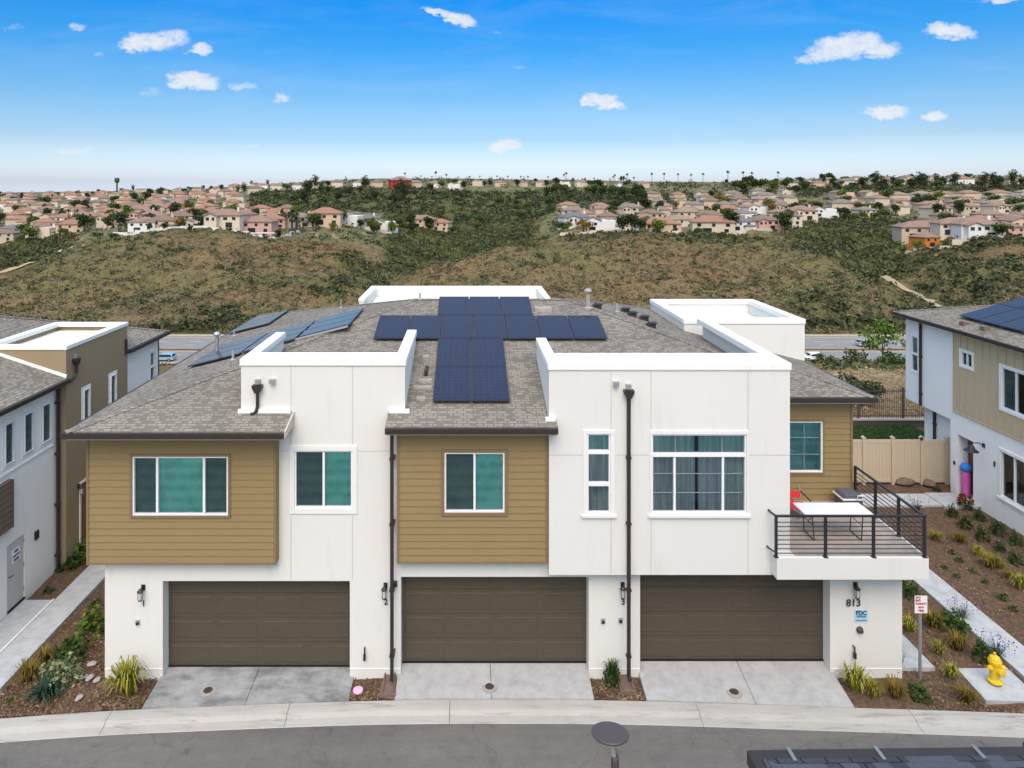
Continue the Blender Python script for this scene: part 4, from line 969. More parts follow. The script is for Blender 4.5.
# splash blocks under the downspouts
for px, py, lb_ in ((389,684,'brown splash block at the foot of the downspout beside garage two'),(625,681,'brown splash block at the foot of the downspout beside the spiky green plant')):
    p = gp(px, py, .03); m = MB(Matrix.Translation(p)); 
    m.prism([(-.15,.42),(.15,.42),(.21,-.40),(-.21,-.40)], -.08, .035); m.box(-.15,-.11,-.38,.42,.036,.085); m.box(.11,.15,-.38,.42,.036,.085); m.box(-.10,.10,.38,.42,.036,.085)
    tag(m.build('splash_block','stone_brown',bevel=.01), lb_, 'splash block')
p = gp(358,691,.0); m = MB(Matrix.Translation((p.x,p.y,.0))); m.lathe([(.0,.0),(.13,.0),(.13,.035),(.11,.05),(0,.055)], n=20); tag(m.build('utility_lid','pink_paint'), 'round pink utility lid in the mulch beside driveway one', 'utility lid')
for px, py, zt, lb_ in ((208,690,-.005,'round cleanout cover with a concrete collar in the stained left driveway'),(489.5,686,.05,'round cleanout cover in the middle driveway'),(734,690,.07,'round cleanout cover in the right driveway')):
    p = gp(px,py,zt); m = MB(Matrix.Translation((p.x,p.y,0))); zz = -.043+((.035 if px<300 else .14 if px<600 else .195)+.043)*min(1,max(0,(p.y-17.2)/1.3))
    m.lathe([(.20,zz-.05),(.20,zz+.006),(.12,zz+.01),(.11,zz+.004),(.0,zz+.004)], n=24); d = m.build('cleanout_cover','stone_pale'); tag(d, lb_, 'drain cover')
    m = MB(Matrix.Translation((p.x,p.y,0))); m.lathe([(.115,zz+.004),(.11,zz+.016),(.03,zz+.02),(0,zz+.02)], n=20); m.build('lid','terracotta_drain',d)
# hydrant
hx, hy = 13.66, 17.86
t = empty('fire_hydrant', (hx,hy,.035), 'yellow fire hydrant on its concrete pad beside the right walkway', 'fire hydrant')
m = MB(); m.lathe([(.15,0),(.15,.03),(.0,.03)], (hx,hy,.035), 16); m.build('flange','terracotta_drain',t)
m = MB(); m.lathe([(.16,.03),(.17,.05),(.17,.09),(.13,.11),(.115,.14),(.115,.50),(.15,.52),(.15,.56),(.12,.57)], (hx,hy,.035), 20); m.build('barrel','hydrant_yellow',t,smooth=False)
m = MB(); m.lathe([(.155,.56),(.155,.59),(.14,.62),(.115,.68),(.06,.72),(.0,.73)], (hx,hy,.035), 20); m.lathe([(.035,.72),(.035,.79),(0,.79)], (hx,hy,.035), 5); m.build('bonnet','hydrant_yellow',t)
for ang, z, r, L in ((200,.44,.055,.22),(-20,.44,.055,.22),(-75,.38,.085,.23)):
    a = math.radians(ang); m = MB(Matrix.Translation((hx,hy,.035+z)) @ Matrix.Rotation(a,4,'Z') @ Matrix.Rotation(PI/2,4,'Y')); m.lathe([(r*.8,.08),(r*.8,L-.07),(r*1.15,L-.07),(r*1.15,L-.01),(r*.8,L),(.025,L),(.025,L+.04),(0,L+.04)], n=10); m.build('nozzle','hydrant_yellow',t)
# parking sign
p = gp(920,668,.02); px_ = 11.88; py_ = 18.15
t = empty('parking_sign', (px_,py_,0), 'small white and red no parking sign on a galvanized post by the right corner', 'sign')
SF = FRONT(py_-.035); u0 = XA(920,py_)
m = MB(); m.box(u0-.028,u0+.028,py_-.028,py_+.028,-.2,2.1); m.build('post','galvanized',t)
m = MB(SF); zc = ZA(603.5,py_); m.prism([(u0-.165,zc-.23),(u0+.165,zc-.23),(u0+.165,zc+.23),(u0-.165,zc+.23)], 0, .006); sg = m.build('sign_plate','sign_white',t)
m = MB(SF); m.box(u0-.145,u0-.01,zc+.08,zc+.205,.007,.010); m.build('sign_block','sign_red',sg)
text('sign_letters','NO',.095,SF,u0-.078,zc+.143,.012,'sign_white',sg,bold=.002); text('sign_letters','PARKING',.068,SF,u0,zc+.02,.009,'sign_red',sg,bold=.001); text('sign_letters','ANY',.075,SF,u0,zc-.075,.009,'sign_red',sg,bold=.001); text('sign_letters','TIME',.075,SF,u0,zc-.165,.009,'sign_red',sg,bold=.001)

# ------------------------------------------------------------------ plants
def blades(n, h, spread, w, droop=.35):
    V = []; Q = []
    for k in range(n):
        a = random.uniform(0,2*PI); r0 = random.uniform(0,.12)*spread; hh = h*random.uniform(.6,1.1); out = spread*random.uniform(.15,1)
        d = np.array([math.cos(a),math.sin(a),0]); s_ = np.array([-d[1],d[0],0])*w*.5
        pts = [d*r0, d*(r0+out*.35)+[0,0,hh*.6], d*(r0+out*.7)+[0,0,hh*.95], d*(r0+out)+[0,0,hh*(1-droop*out/spread)]]
        ws = [1,.9,.6,.08]; b = len(V)
        for p, q in zip(pts, ws): V += [p-s_*q, p+s_*q]
        for j in range(3): Q.append((b+2*j,b+2*j+1,b+2*j+3,b+2*j+2))
    return np.array(V), np.array(Q)
def dome(n, rx, rz, size, lift=.15, squash=1.0):
    d = rng.normal(size=(n,3)); d /= np.linalg.norm(d,axis=1)[:,None]; d[:,2] = np.abs(d[:,2]); r = rng.uniform(.45,1.0,n)**.5
    lump = 1+.22*np.sin(d[:,0]*5+d[:,1]*3)+.15*np.sin(d[:,1]*7+d[:,2]*4)
    return leaf_quads(d*(r*lump)[:,None]*np.array([rx,rx,rz])+[0,0,lift*rz], size, 0, squash)
PROTO = {}
def proto(kind, parts):
    o = bpy.data.objects.new(kind[0], None)
    PROTO[kind[1]] = (kind[0], [(nm, raw_mesh('_'+nm, V, Q, mat)) for nm, (V, Q), mat in parts])
proto(('grass_tuft','tuft'), [('blades', blades(170,.62,.48,.035), 'tuft_yellow')])
proto(('grass_tuft','tuft_b'), [('blades', blades(110,.48,.36,.035), 'tuft_yellow')])
proto(('grass_tuft','olive'), [('blades', blades(130,.42,.45,.022), 'tuft_olive')])
proto(('grass_tuft','blue'), [('blades', blades(170,.34,.5,.035,.6), 'grass_blue')])
proto(('leafy_shrub','green'), [('foliage', dome(330,.42,.5,.11), 'shrub_green')])
proto(('leafy_shrub','bright'), [('foliage', dome(300,.42,.52,.12,.15,1.4), 'shrub_bright')])
proto(('leafy_shrub','pale'), [('foliage', dome(380,.5,.42,.10), 'shrub_pale')])
proto(('round_shrub','round'), [('foliage', dome(420,.225,.44,.06,.12), 'shrub_round')])
proto(('round_shrub','redtip'), [('foliage', dome(280,.25,.40,.07,.1), 'shrub_round'), ('new_growth', tuple([dome(170,.25,.3,.07,.8)][0]), 'red_tips')])
proto(('ground_plant','small'), [('foliage', dome(110,.17,.20,.06), 'shrub_green')])
def lav():
    V, Q = blades(90,.36,.34,.012); 
    P = []
    for k in range(60):
        a = random.uniform(0,2*PI); r = random.uniform(.1,.42); P += [(r*math.cos(a),r*math.sin(a),.36+random.uniform(-.05,.16)+.02*j) for j in range(3)]
    return V, Q, leaf_quads(np.array(P), .032)
V, Q, FL = lav(); proto(('lavender','lav'), [('leaves', (V,Q), 'lavender_leaf'), ('flowers', FL, 'lavender_flower')])
V1, Q1 = blades(22,.85,.34,.012,.1); proto(('wispy_plant','wisp'), [('stems', (V1,Q1), 'dry_stalk'), ('leaves', leaf_quads(np.c_[rng.normal(0,.14,40),rng.normal(0,.10,40),rng.uniform(.2,.8,40)], .05), 'shrub_pale')])
V2, Q2 = blades(120,.75,.34,.03,.2); proto(('spiky_plant','spiky'), [('leaves', (V2,Q2), 'shrub_green'), ('foliage', dome(220,.22,.6,.09,.1), 'shrub_green')])
FLAT = {}
def plant(kind, px, py, s, label, group, z=.03, sz=1.0):
    nm, parts = PROTO[kind]; p = gp(px, py, z); z = bedZ(p.x,p.y)-.03
    if len(parts) == 1:
        o = bpy.data.objects.new(nm, parts[0][1]); C.objects.link(o)
    else:
        o = bpy.data.objects.new(nm, None); C.objects.link(o); o.empty_display_size = .1
        for n2, me in parts:
            c = bpy.data.objects.new(n2, me); C.objects.link(c); c.parent = o
            if n2 == 'flowers': c['kind'] = 'stuff'
    if group == gF: s *= .62 if kind == 'small' else .8 if kind in ('tuft_b','olive') else .9
    o.location = (p.x,p.y,z); o.scale = (s,s,s*sz); o.rotation_euler.z = random.uniform(0,6.28)
    return tag(o, label, 'plant', group)
gL = 'plants in the bed left of garage one'; gR = 'plants in the bed right of unit 813'; gF = 'plants in the bed beside the right house'
for a in [
 ('bright',93,628,.95,'yellow-green leafy shrub against the side wall, largest at the back of the left bed',gL),('small',95,606,1.1,'small green plant farthest back along the left side wall',gL),
 ('green',71,656,1.0,'dark green bushy shrub in the middle of the left bed',gL),('olive',45,660,1.0,'olive grass clump between the path and the dark green shrub',gL),
 ('olive',28,678,1.15,'gold olive grass clump at the path edge nearest the street',gL),('pale',60,678,1.05,'pale variegated shrub in the front of the left bed',gL),
 ('blue',46,694,1.15,'blue-green low grass clump in front of the pale variegated shrub',gL),('tuft',128,692,1.3,'large yellow-green spiky grass clump beside the left driveway',gL),('small',10,699,.5,'tiny green sprout at the street corner of the left bed',gL),
 ('bright',80,558,1.0,'leafy shrub by the tan wall beyond the path',gL),('green',72,566,.8,'small green shrub under the white wall corner',gL),('small',58,570,1.1,'small low plant by the utility door path',gL),('small',48,591,1.0,'sparse low plant nearest the utility door step',gL),
 ('wisp',374,664,.75,'thin dry stalky plant by the post of garage one','plants between the driveways'),('spiky',612,682,.85,'tall spiky green plant between the middle and right driveways','plants between the driveways'),
 ('tuft_b',855,688,1.35,'tall yellow-green spiky clump at the corner of the right driveway',gR),('tuft_b',873,694,.9,'yellow-green clump leaning on the tall clump by the right driveway',gR),('olive',895,694,1.05,'olive yellow clump in front of unit 813 wall',gR),
 ('green',918,695,.62,'green low shrub at the foot of the parking sign',gR),('tuft_b',951,676,.85,'yellow-green clump left of the hydrant pad',gR),('olive',967,699,.95,'olive clump at the street corner of the hydrant pad',gR),
 ('wisp',882,668,.8,'wispy pale stems against the wall of unit 813, left one',gR),('wisp',900,668,.8,'wispy pale stems near the outer corner of unit 813',gR),
 ('tuft_b',909,630,.95,'yellowish clump by the side wall of unit 813',gR),('olive',932,624,1.1,'olive clump between the side path and the right walkway',gR),('green',952,628,.9,'rounded green shrub beside the right walkway',gR),
 ('lav',962,618,1.15,'lavender spilling on the walkway farther from the hydrant',gR),('olive',958,648,1.1,'yellow-olive clump in the middle of the right bed',gR),('tuft_b',939,653,.8,'small yellow clump near the concrete side path',gR),
 ('green',908,594,.8,'green shrub under the balcony corner',gR),('green',984,657,.75,'green shrub right behind the fire hydrant',gR),('lav',997,657,1.2,'lavender flowering behind the fire hydrant',gR),
 ('lav',917,511,1.2,'lavender by the far bend of the walkway',gF),('small',937,490,1.6,'dark low shrub under the tan vinyl fence',gF),
 ('round',952,515,1.0,'round dark green shrub left of the red-tipped one',gF),('redtip',964,507,1.25,'round shrub with red new growth by the front door',gF),('round',966,527,1.15,'round shrub below the red-tipped one',gF),('round',979,519,1.0,'round shrub close to the right house wall, nearest the door',gF),
 ('round',982,539,1.15,'round shrub in the second row from the right house wall',gF),('round',998,533,1.2,'largest round shrub along the right house wall',gF),('round',1000,550,.85,'small round shrub in the middle of the right bed',gF),('round',1015,543,1.05,'round shrub below the lower right window',gF),('round',1015,563,1.05,'round shrub at the right picture edge',gF),
 ('olive',960,541,1.2,'faded yellow grass clump below the round shrubs',gF),('tuft_b',977,554,1.0,'yellow clump right of the faded one',gF),('olive',991,566,1.5,'widest gold grass clump in the right bed',gF),('tuft_b',999,566,.9,'green-gold clump touching the widest gold clump',gF),('olive',936,539,1.1,'dry gold clump near the balcony corner',gF),
 ('olive',1008,577,.9,'small gold clump below the widest one',gF),('tuft_b',1020,588,1.3,'bright gold clump cut by the right picture edge',gF),
 ('small',952,552,1.0,'small sprout left of the yellow clump',gF),('small',960,560,1.2,'low green sprout between two gold clumps',gF),('small',944,567,1.0,'small sprout nearest the balcony slab',gF),('small',972,571,1.2,'lone sprout below the widest gold clump',gF),('small',957,576,1.1,'low sprout beside the walkway top',gF),('small',985,582,1.1,'flat sprout in the middle of the right slope',gF),('small',1003,598,1.5,'broad flat green sprout on the lower right slope',gF),('small',1014,609,1.2,'lowest sprout on the right slope',gF)]: plant(*a)
# pale stones on the mulch
for px, py, s_, l in ((92,664,.13,'flat pale stone in the left bed behind the yellow clump'),(84,677,.10,'leftmost of the pale stones by the yellow clump'),(90,678,.13,'middle pale stone by the yellow clump'),(97,680,.11,'pale stone nearest the yellow clump'),(79,698,.12,'pale stone alone near the left kerb')):
    p = gp(px,py,.02); rock('stone', p.x,p.y,.025,s_,s_*.7,s_*.4,'stone_pale',l,'stone','pale stones in the left bed')
for px, py, s_, l in ((905,483,.45,'large brown rock under the left end of the tan fence'),(928,484,.35,'smaller brown rock under the tan fence')):
    p = gp(px,py,.05); rock('stone', p.x,p.y,.1,s_,s_*.7,s_*.5,'stone_brown',l,'stone','rocks under the tan fence')
# bark chips scattered on the beds
n = 26000; cx = np.r_[rng.uniform(-11.9,-8.1,n//3), rng.uniform(11.5,20.5,n//2), rng.uniform(-3,4.5,n//6)]; 
n = len(cx); f_ = rng.uniform(0,1,n)**1.6; ky = np.interp(cx, kerb_xs, kerb_ys); cy = ky+.03+f_*np.where(cx > 10, 11.0, np.where(cx < -8, 5, .85))
ok = ~((cx>14.55)&(cx<15.6)) & ~((cx>12.9)&(cx<14.45)&(cy>17.2)&(cy<18.45)) & ~((cx>11.4)&(cx<12.52)&(cy>18.4)) & ~((cx>-2.97)&(cx<-1.83)&(cy>18.1)) & ~((cx>-1.83)&(cx<3.21)) & ~((cx>3.2)&(cx<4.52)&(cy>18.1)) & ~((cx>-9.55)&(cx<-8.07)&(cy>18.1)) & ~((cx>-8.07)&(cx<-2.97)) & (cy<27.6)
cx, cy = cx[ok], cy[ok]; cz = -.06+.04*np.clip((cy-np.interp(cx,kerb_xs,kerb_ys))/2,0,1)+.028
V, Q = leaf_quads(np.c_[cx,cy,cz], .07, .75, .5, up=1.0)
tag(raw_mesh('mulch_chips', V, Q, 'chips'), kind='stuff')

# ================================================================== BACK YARD FENCES
t = empty('vinyl_fence', (14,30,.05), 'tan vinyl privacy fence with a gate between the two houses', 'fence')
posts = [XA(852,30)-.9, XA(864,30), XA(892.5,30), XA(921.5,30), 20.52]; posts[0] = 13.9
m = MB(FRONT(30))
posts = [11.6, 14.2, XA(863.5,30), XA(892.5,30), XA(921.5,30), 20.86]
for a, b in zip(posts, posts[1:]):
    x = a+.07
    while x < b-.08:
        e = min(x+.15, b-.065); m.box(x+.003,e-.003,.22,1.86,-.012,.012); x += .15
    m.box(a+.065,b-.065,.10,.24,-.025,.025); m.box(a+.065,b-.065,1.80,1.95,-.025,.025)
m.build('panel','vinyl_tan',t)
for x in posts:
    m = MB(FRONT(30)); m.box(x-.064,x+.064,0,2.02,-.064,.064); m.prism([(x-.08,2.02),(x+.08,2.02),(x+.08,2.05),(x,2.11),(x-.08,2.05)], -.08, .08); m.build('post','vinyl_tan',t)
m = MB(FRONT(30)); m.box(posts[4]-.1,posts[4]+.0,1.95,2.08,.066,.10); m.build('latch','black_metal',t)
# lawn, retaining wall, iron fence
xs = np.arange(11.7,24.0,.3); ys = np.arange(33.5,37.3,.3)
m = MB(); m.box(11.6,24,31.0,37.25,-.1,.10); tag(m.build('lawn_base', plain('turf_base',(.03,.06,.010),.95)), kind='structure')
P = np.c_[rng.uniform(11.6,24,9000), rng.uniform(34,37.2,9000), np.full(9000,.125)]; V, Q = leaf_quads(P,.09,0,.4); tag(raw_mesh('lawn_grass',V,Q,'turf'), kind='stuff')
t = empty('retaining_wall', (17,37.5,0), 'low block retaining wall behind the lawn', 'wall')
m = MB(); m.box(9,34,37.4,37.7,-.5,.30); m.build('blocks', plain('dark_block',(.12,.105,.09),.9,.1,bump=.4,bscale=12), t); m = MB(); m.box(8.95,34.05,37.36,37.74,.301,.38); m.build('cap','wall_block',t)
t = empty('iron_fence', (17,37.55,.38), 'brown iron picket fence on the retaining wall', 'fence')
m = MB(); x = 9.1
while x < 34: m.box(x-.011,x+.011,37.54,37.56,.38,1.98); x += .115
m.box(9,34,37.535,37.565,.50,.54); m.box(9,34,37.535,37.565,1.84,1.88); m.build('pickets','iron',t)
for x in np.arange(9.2,34,2.42):
    m = MB(); m.box(x-.04,x+.04,37.51,37.59,.38,2.06); m.build('post','iron',t)
# ================================================================== TERRAIN
KN = np.array([0,36,38.5,46,60,100,140,147,176,186,215,250,290,330,380,450,550,700,900,1200,1500.])
near = [-.45,-.45,-.45,-1.2,-3.4,-13,-23,-24.5,-24.5,-23.8]
cols = {
 -900:[300,272,252,240,232,220,205,197,194,193], -300:[300,272,252,240,232,220,205,197,194,193],
 0:  [300,276,272,258,238,226,212,201,195,193], 70:[298,260,250,243,231,221,209,200,193.5,192],
 130:[290,256,236,229,223,215,205,198,191.5,191], 200:[290,258,238,229,223,215,205,196,189.5,189],
 280:[292,262,243,232,226,214,198,187,183.5,183.5], 340:[294,266,250,238,223,213,197,183.5,180,180],
 375:[292,283,275,250,233,216,198,182.5,178.5,178.5], 410:[288,273,282,263,242,219,198,182.5,178.5,178.5], 450:[285,260,276,266,248,227,202,183.5,178.5,178.5],
 490:[278,248,262,258,247,231,205,185,179,179], 520:[275,241,251,247,239,226,203,185,179.5,179.5],
 570:[278,247,236,231,224,212,199,185.5,180,180], 650:[280,250,237,231,223,212,200,187,181.5,181.5],
 720:[282,252,239,232,223,212,199,187,183,182], 780:[284,251,243,233,221,209,197,185,180.5,180], 820:[283,256,263,245,225,208,194,184,179.5,179],
 860:[284,271,276,250,227,206,191,181.5,178.5,178], 900:[296,291,272,250,230,211,191,181,178,177.5],
 940:[304,278,252,233,222,208,191,180.5,177,177],  1000:[292,262,243,231,220,207,191,181,177.5,177],
 1100:[292,258,239,230,220,206,191,181,177.5,177], 1900:[292,258,239,230,220,206,191,181,177.5,177]}
cpx = np.array(sorted(cols)); ctab = np.array([near+[ZA(p, y) for p, y in zip(cols[c], KN[10:20])]+[ -10.] for c in cpx])
ang = np.linspace(-760, 1700, 420); 
yy = np.r_[-60, -20, 10, 25, np.geomspace(36, 1500, 300)]
ctab[:,-1] = ctab[:,-2]
T1 = np.array([np.interp(ang, cpx, ctab[:,k]) for k in range(len(KN))]).T      # (ang, knots)
TZ = np.array([np.interp(yy, KN, r) for r in T1])
def smooth(A, ax, n):
    k = np.hanning(n+2)[1:-1]; k /= k.sum(); p = [(0,0)]*2; p[ax] = (n//2, n//2)
    return np.apply_along_axis(lambda v: np.convolve(v, k, 'valid'), ax, np.pad(A, p, mode='edge'))
sm = smooth(smooth(TZ, 1, 7), 0, 5); wgt = np.clip((yy-182)/25, 0, 1)[None,:]
TZ = TZ*(1-wgt)+sm*wgt
AX = ((ang-PX)/F)[:,None]*np.maximum(yy, 40)[None,:]; AY = np.repeat(yy[None,:], len(ang), 0)
def fbm(x, y, sc_, oct=4, seed=0):
    r = np.random.default_rng(seed); out = np.zeros_like(x); a = 1; tot = 0
    for o in range(oct):
        for _ in range(3):
            t = r.uniform(0, 2*PI); ph = r.uniform(0, 6.28); k = 2*PI/(sc_*r.uniform(.75,1.3))*2**o
            out += a*np.sin(k*(x*math.cos(t)+y*math.sin(t))+ph+1.3*np.sin(k*.6*(y*math.cos(t)-x*math.sin(t))+ph*2)); tot += a*.8
        a *= .55
    return out/tot
hillw = np.clip((AY-190)/30,0,1)*np.clip((420-AY)/90,.12,1)
TZ = TZ + hillw*(3.4*fbm(AX, AY, 62, 4, 3)) - hillw*4.2*np.abs(fbm(AX, AY, 40, 3, 8))
nearw = np.clip((AY-40)/20,0,1)*np.clip((140-AY)/20,0,1); TZ += nearw*.5*fbm(AX, AY, 18, 3, 5)
from bisect import bisect
def ground(x, y):
    a = x/max(y,40)*F+PX; i = np.clip(np.interp(a, ang, np.arange(len(ang))), 0, len(ang)-1.001); j = np.clip(np.interp(y, yy, np.arange(len(yy))), 0, len(yy)-1.001)
    i0, j0 = int(i), int(j); fi, fj = i-i0, j-j0
    return float((TZ[i0,j0]*(1-fi)+TZ[i0+1,j0]*fi)*(1-fj)+(TZ[i0,j0+1]*(1-fi)+TZ[i0+1,j0+1]*fi)*fj)
def groundV(x, y):
    a = x/np.maximum(y,40)*F+PX; i = np.clip(np.interp(a, ang, np.arange(len(ang))), 0, len(ang)-1.001); j = np.clip(np.interp(y, yy, np.arange(len(yy))), 0, len(yy)-1.001)
    i0 = i.astype(int); j0 = j.astype(int); fi = i-i0; fj = j-j0
    return (TZ[i0,j0]*(1-fi)+TZ[i0+1,j0]*fi)*(1-fj)+(TZ[i0,j0+1]*(1-fi)+TZ[i0+1,j0+1]*fi)*fj
def hit(px, py, y0=180):
    Ys = np.arange(y0, 1300, .5); X_ = (px-PX)*Ys/F; Z_ = H-(py-PY)*Ys/F; g = groundV(X_, Ys); k = np.argmax(g >= Z_)
    return Vector((X_[k], Ys[k], g[k]))
# land cover: R green chaparral, G dry grass, B town lots
greenspots = [(470,222,26,9,1),(450,245,26,10,.95),(425,255,25,9,.9),(400,268,22,8,.95),(375,283,22,8,.8),(330,287,30,9,.55),(190,335,45,14,.9),(230,318,30,10,.6),(30,245,35,9,.9),(10,262,18,9,.7),(60,236,20,5,.9),(170,250,22,4,.6),(110,240,30,4,.5),
  (520,240,26,6,.7),(580,238,20,4,.6),(690,240,40,5,.6),(800,222,35,12,1),(850,225,30,12,1),(835,245,30,10,.8),(885,240,30,10,.8),(905,265,26,12,.7),(940,258,40,12,.55),(980,285,50,18,.55),(930,300,30,14,.6),(880,275,24,12,.6),(820,300,40,14,.55),(790,330,40,10,.8),(850,325,60,7,.85),(650,300,60,8,.2),(300,250,14,3,.7),(270,285,40,8,.25),(480,275,40,10,.25),(540,262,35,8,.3)]
PXs = AX/np.maximum(AY,1)*F+PX; PYs = PY+(H-TZ)*F/np.maximum(AY,20)
R_ = np.zeros_like(AX)
for px,py,rx,ry,w in greenspots:
    R_ = np.maximum(R_, w*np.exp(-(((PXs-px)/rx)**2+((PYs-py)/ry)**2)))
def zone(p0, p1, y0, y1, w, fp=18, fy=12):
    return w*np.clip((PXs-p0)/fp+.5,0,1)*np.clip((p1-PXs)/fp+.5,0,1)*np.clip((AY-y0)/fy+.5,0,1)*np.clip((y1-AY)/fy+.5,0,1)
for z_ in ((385,535,272,490,1.0),(340,400,262,300,.8),(792,905,262,425,1.0),(905,1060,235,262,.5),(-80,66,268,372,.95),(905,1060,285,312,.6),(560,800,305,322,.55),(110,330,302,316,.35)): R_ = np.maximum(R_, zone(*z_))
for z_ in ((400,530,215,250,.8),(560,800,200,290,.35),(120,320,225,300,.35)): R_ = R_*(1-zone(*z_))
R_ *= (AY > 175); R_ = np.clip(R_*1.1+.25*fbm(AX,AY,22,3,11)*R_.clip(.15,1), 0, 1)
slope2 = ((AY>470)&(AY<640)&(PXs>250)&(PXs<640)) | ((AY>560)&(AY<640)&(PXs>640))
R_ = np.where(slope2, .85, R_)
G_ = np.clip(1-np.abs(AY-62)/34, 0, 1)*(PXs>700)*.9
B_c = np.clip((AY-318)/25,0,1)*np.where((PXs>380)&(PXs<540), np.clip((AY-480)/60,0,1), 1)*np.where((PXs>770)&(PXs<905), np.clip((AY-405)/30,0,1), 1)*(1-.85*slope2)
B_c = np.where((PXs<75)&(AY<390), 0, B_c)
na, nyy = AX.shape; V = np.stack([AX,AY,TZ],-1).reshape(-1,3)
i = (np.arange(na-1)[:,None]*nyy+np.arange(nyy-1)[None,:]).ravel()
ter = raw_mesh('terrain', V, np.stack([i,i+nyy,i+nyy+1,i+1],1), 'hillside'); tag(ter, kind='structure')
at_ = ter.data.color_attributes.new('cover','FLOAT_COLOR','POINT')
at_.data.foreach_set('color', np.stack([R_,G_,B_c,np.ones_like(R_)],-1).astype(np.float32).ravel())
for p in ter.data.polygons: p.use_smooth = True
gi = lambda arr, x, y: arr[int(np.clip(round(np.interp(x/max(y,40)*F+PX, ang, np.arange(na))),0,na-1)), int(np.clip(round(np.interp(y,yy,np.arange(nyy))),0,nyy-1))]

# ------------------------------------------------------------------ valley road with median, cars
zr = -24.5
m = MB()
for a in range(-260, 300, 20): m.face([(a,148.5,zr+.06),(a+20,148.5,zr+.06),(a+20,159,zr+.06),(a,159,zr+.06)]); m.face([(a,162,zr+.06),(a+20,162,zr+.06),(a+20,174,zr+.06),(a,174,zr+.06)])
tag(m.build('valley_road','road_grey'), kind='structure')
m = MB(); m.box(-260,300,159.0,159.3,zr-.1,zr+.22); m.box(-260,300,161.7,162,zr-.1,zr+.22); m.box(-260,300,174,174.35,zr-.2,zr+.26); m.box(-260,300,148.1,148.5,zr-.2,zr+.26); tag(m.build('road_kerb','wall_block'), kind='structure')
m = MB(); m.box(-260,300,159.31,161.69,zr-.1,zr+.15); tag(m.build('median_strip','mulch'), kind='structure')
m = MB()
for Yl in (152.2,155.6,165.8,169.6):
    for x in np.arange(-140, 140, 9): m.face([(x,Yl-.06,zr+.066),(x+3,Yl-.06,zr+.066),(x+3,Yl+.06,zr+.066),(x,Yl+.06,zr+.066)])
tag(m.build('lane_markings','white_paint'), kind='structure')
m = MB(); m.box(-260,300,176.0,178.8,zr-.3,zr+.12); tag(m.build('sidewalk',plain('pale_walk',(.42,.36,.28),.9)), kind='structure')
def car(x, y, yaw, paint, label, suv=True):
    t = empty('parked_car' if False else 'car', (x,y,zr+.06), label, 'car', 'cars on the valley road', world=False); t.rotation_euler.z = yaw
    L, W = 4.7, 1.85; rh = 1.62 if suv else 1.45
    prof = [(-2.3,.35),(-2.35,.75),(-2.2,1.0),(-1.9,rh-.12),(-1.6,rh),(.3,rh),(.75,rh-.15),(1.25,1.02),(2.1,.88),(2.33,.65),(2.33,.35)]
    m = MB(); m.prism(prof, -W/2, W/2, axis=1); b = m.build('body', paint, t, bevel=.06)
    m = MB(); m.prism([(-1.95,1.02),(-1.72,rh-.13),(.25,rh-.13),(.65,rh-.22),(1.05,1.02)], -W/2-.008, W/2+.008, axis=1); m.build('side_window','car_glass',t)
    m = MB(); m.face([(.78,-.72,rh-.14),(.78,.72,rh-.14),(1.24,.8,1.05),(1.24,-.8,1.05)]); m.v = [(x_+.03,y_,z_+.02) for x_,y_,z_ in m.v]; m.build('windscreen','car_glass',t)
    m = MB(); m.face([(-1.9,-.72,rh-.14),(-1.9,.72,rh-.14),(-2.19,.78,1.04),(-2.19,-.78,1.04)]); m.v = [(x_-.03,y_,z_+.01) for x_,y_,z_ in m.v]; m.build('rear_window','car_glass',t)
    for wx in (-1.4,1.42):
        for s_ in (-1,1):
            m = MB(Matrix.Translation((wx,s_*.82,.34)) @ Matrix.Rotation(PI/2,4,'X')); m.lathe([(.2,-.12),(.34,-.11),(.34,.11),(.2,.12),(0,.12)], n=14); w = m.build('wheel','rubber',t)
            m = MB(Matrix.Translation((wx,s_*.95,.34)) @ Matrix.Rotation(PI/2,4,'X')); m.lathe([(.2,-.02),(.2,.02),(0,.03)], n=12); m.build('rim','galvanized',w)
    for s_ in (-1,1):
        m = MB(); m.box(2.25,2.345,s_*.75-.18,s_*.75+.18,.66,.80); m.build('headlight','lens',t)
        m = MB(); m.box(-2.37,-2.27,s_*.78-.14,s_*.78+.14,.78,.96); m.build('tail_light','tail_red',t)
car(XA(813.5,151), 151.2, PI, 'car_white', 'white hatchback on the near lane of the valley road')
car(XA(867,164.5), 164.5, 0, 'car_silver', 'silver SUV on the far lane of the valley road behind the young tree')
car(XA(164,150.5), 150.6, PI, 'car_blue', 'pale blue car on the valley road far left behind the roofs')

# ------------------------------------------------------------------ trails (draped on the hill)
TRAIL = []
def trail(pts, w, label):
    P3 = [hit(*p) for p in pts]; V = []; Q = []
    P = []
    for a, b in zip(P3, P3[1:]):
        n = max(2, int((b-a).length/2.5))
        for k in range(n): P.append(a+(b-a)*(k/n))
    P.append(P3[-1]); TRAIL.extend((p.x,p.y,w) for p in P)
    for k, p in enumerate(P):
        d = (P[min(k+1,len(P)-1)]-P[max(k-1,0)]); s_ = Vector((-d.y,d.x,0)).normalized()*w*.5*(1+.3*math.sin(k*1.1)); p = p+Vector((math.sin(k*.9)*.5,math.cos(k*.7)*.5,0))
        for sg in (-1,-.33,.33,1):
            q = p+s_*sg; V.append((q.x,q.y,ground(q.x,q.y)+.5))
    for k in range(len(P)-1):
        for j in range(3): b = 4*k+j; Q.append((b,b+1,b+5,b+4))
    tag(raw_mesh('trail', np.array(V), np.array(Q), plain('trail_dirt',(.36,.275,.19),.95,.05,var=.2,scale=.8)), kind='structure')
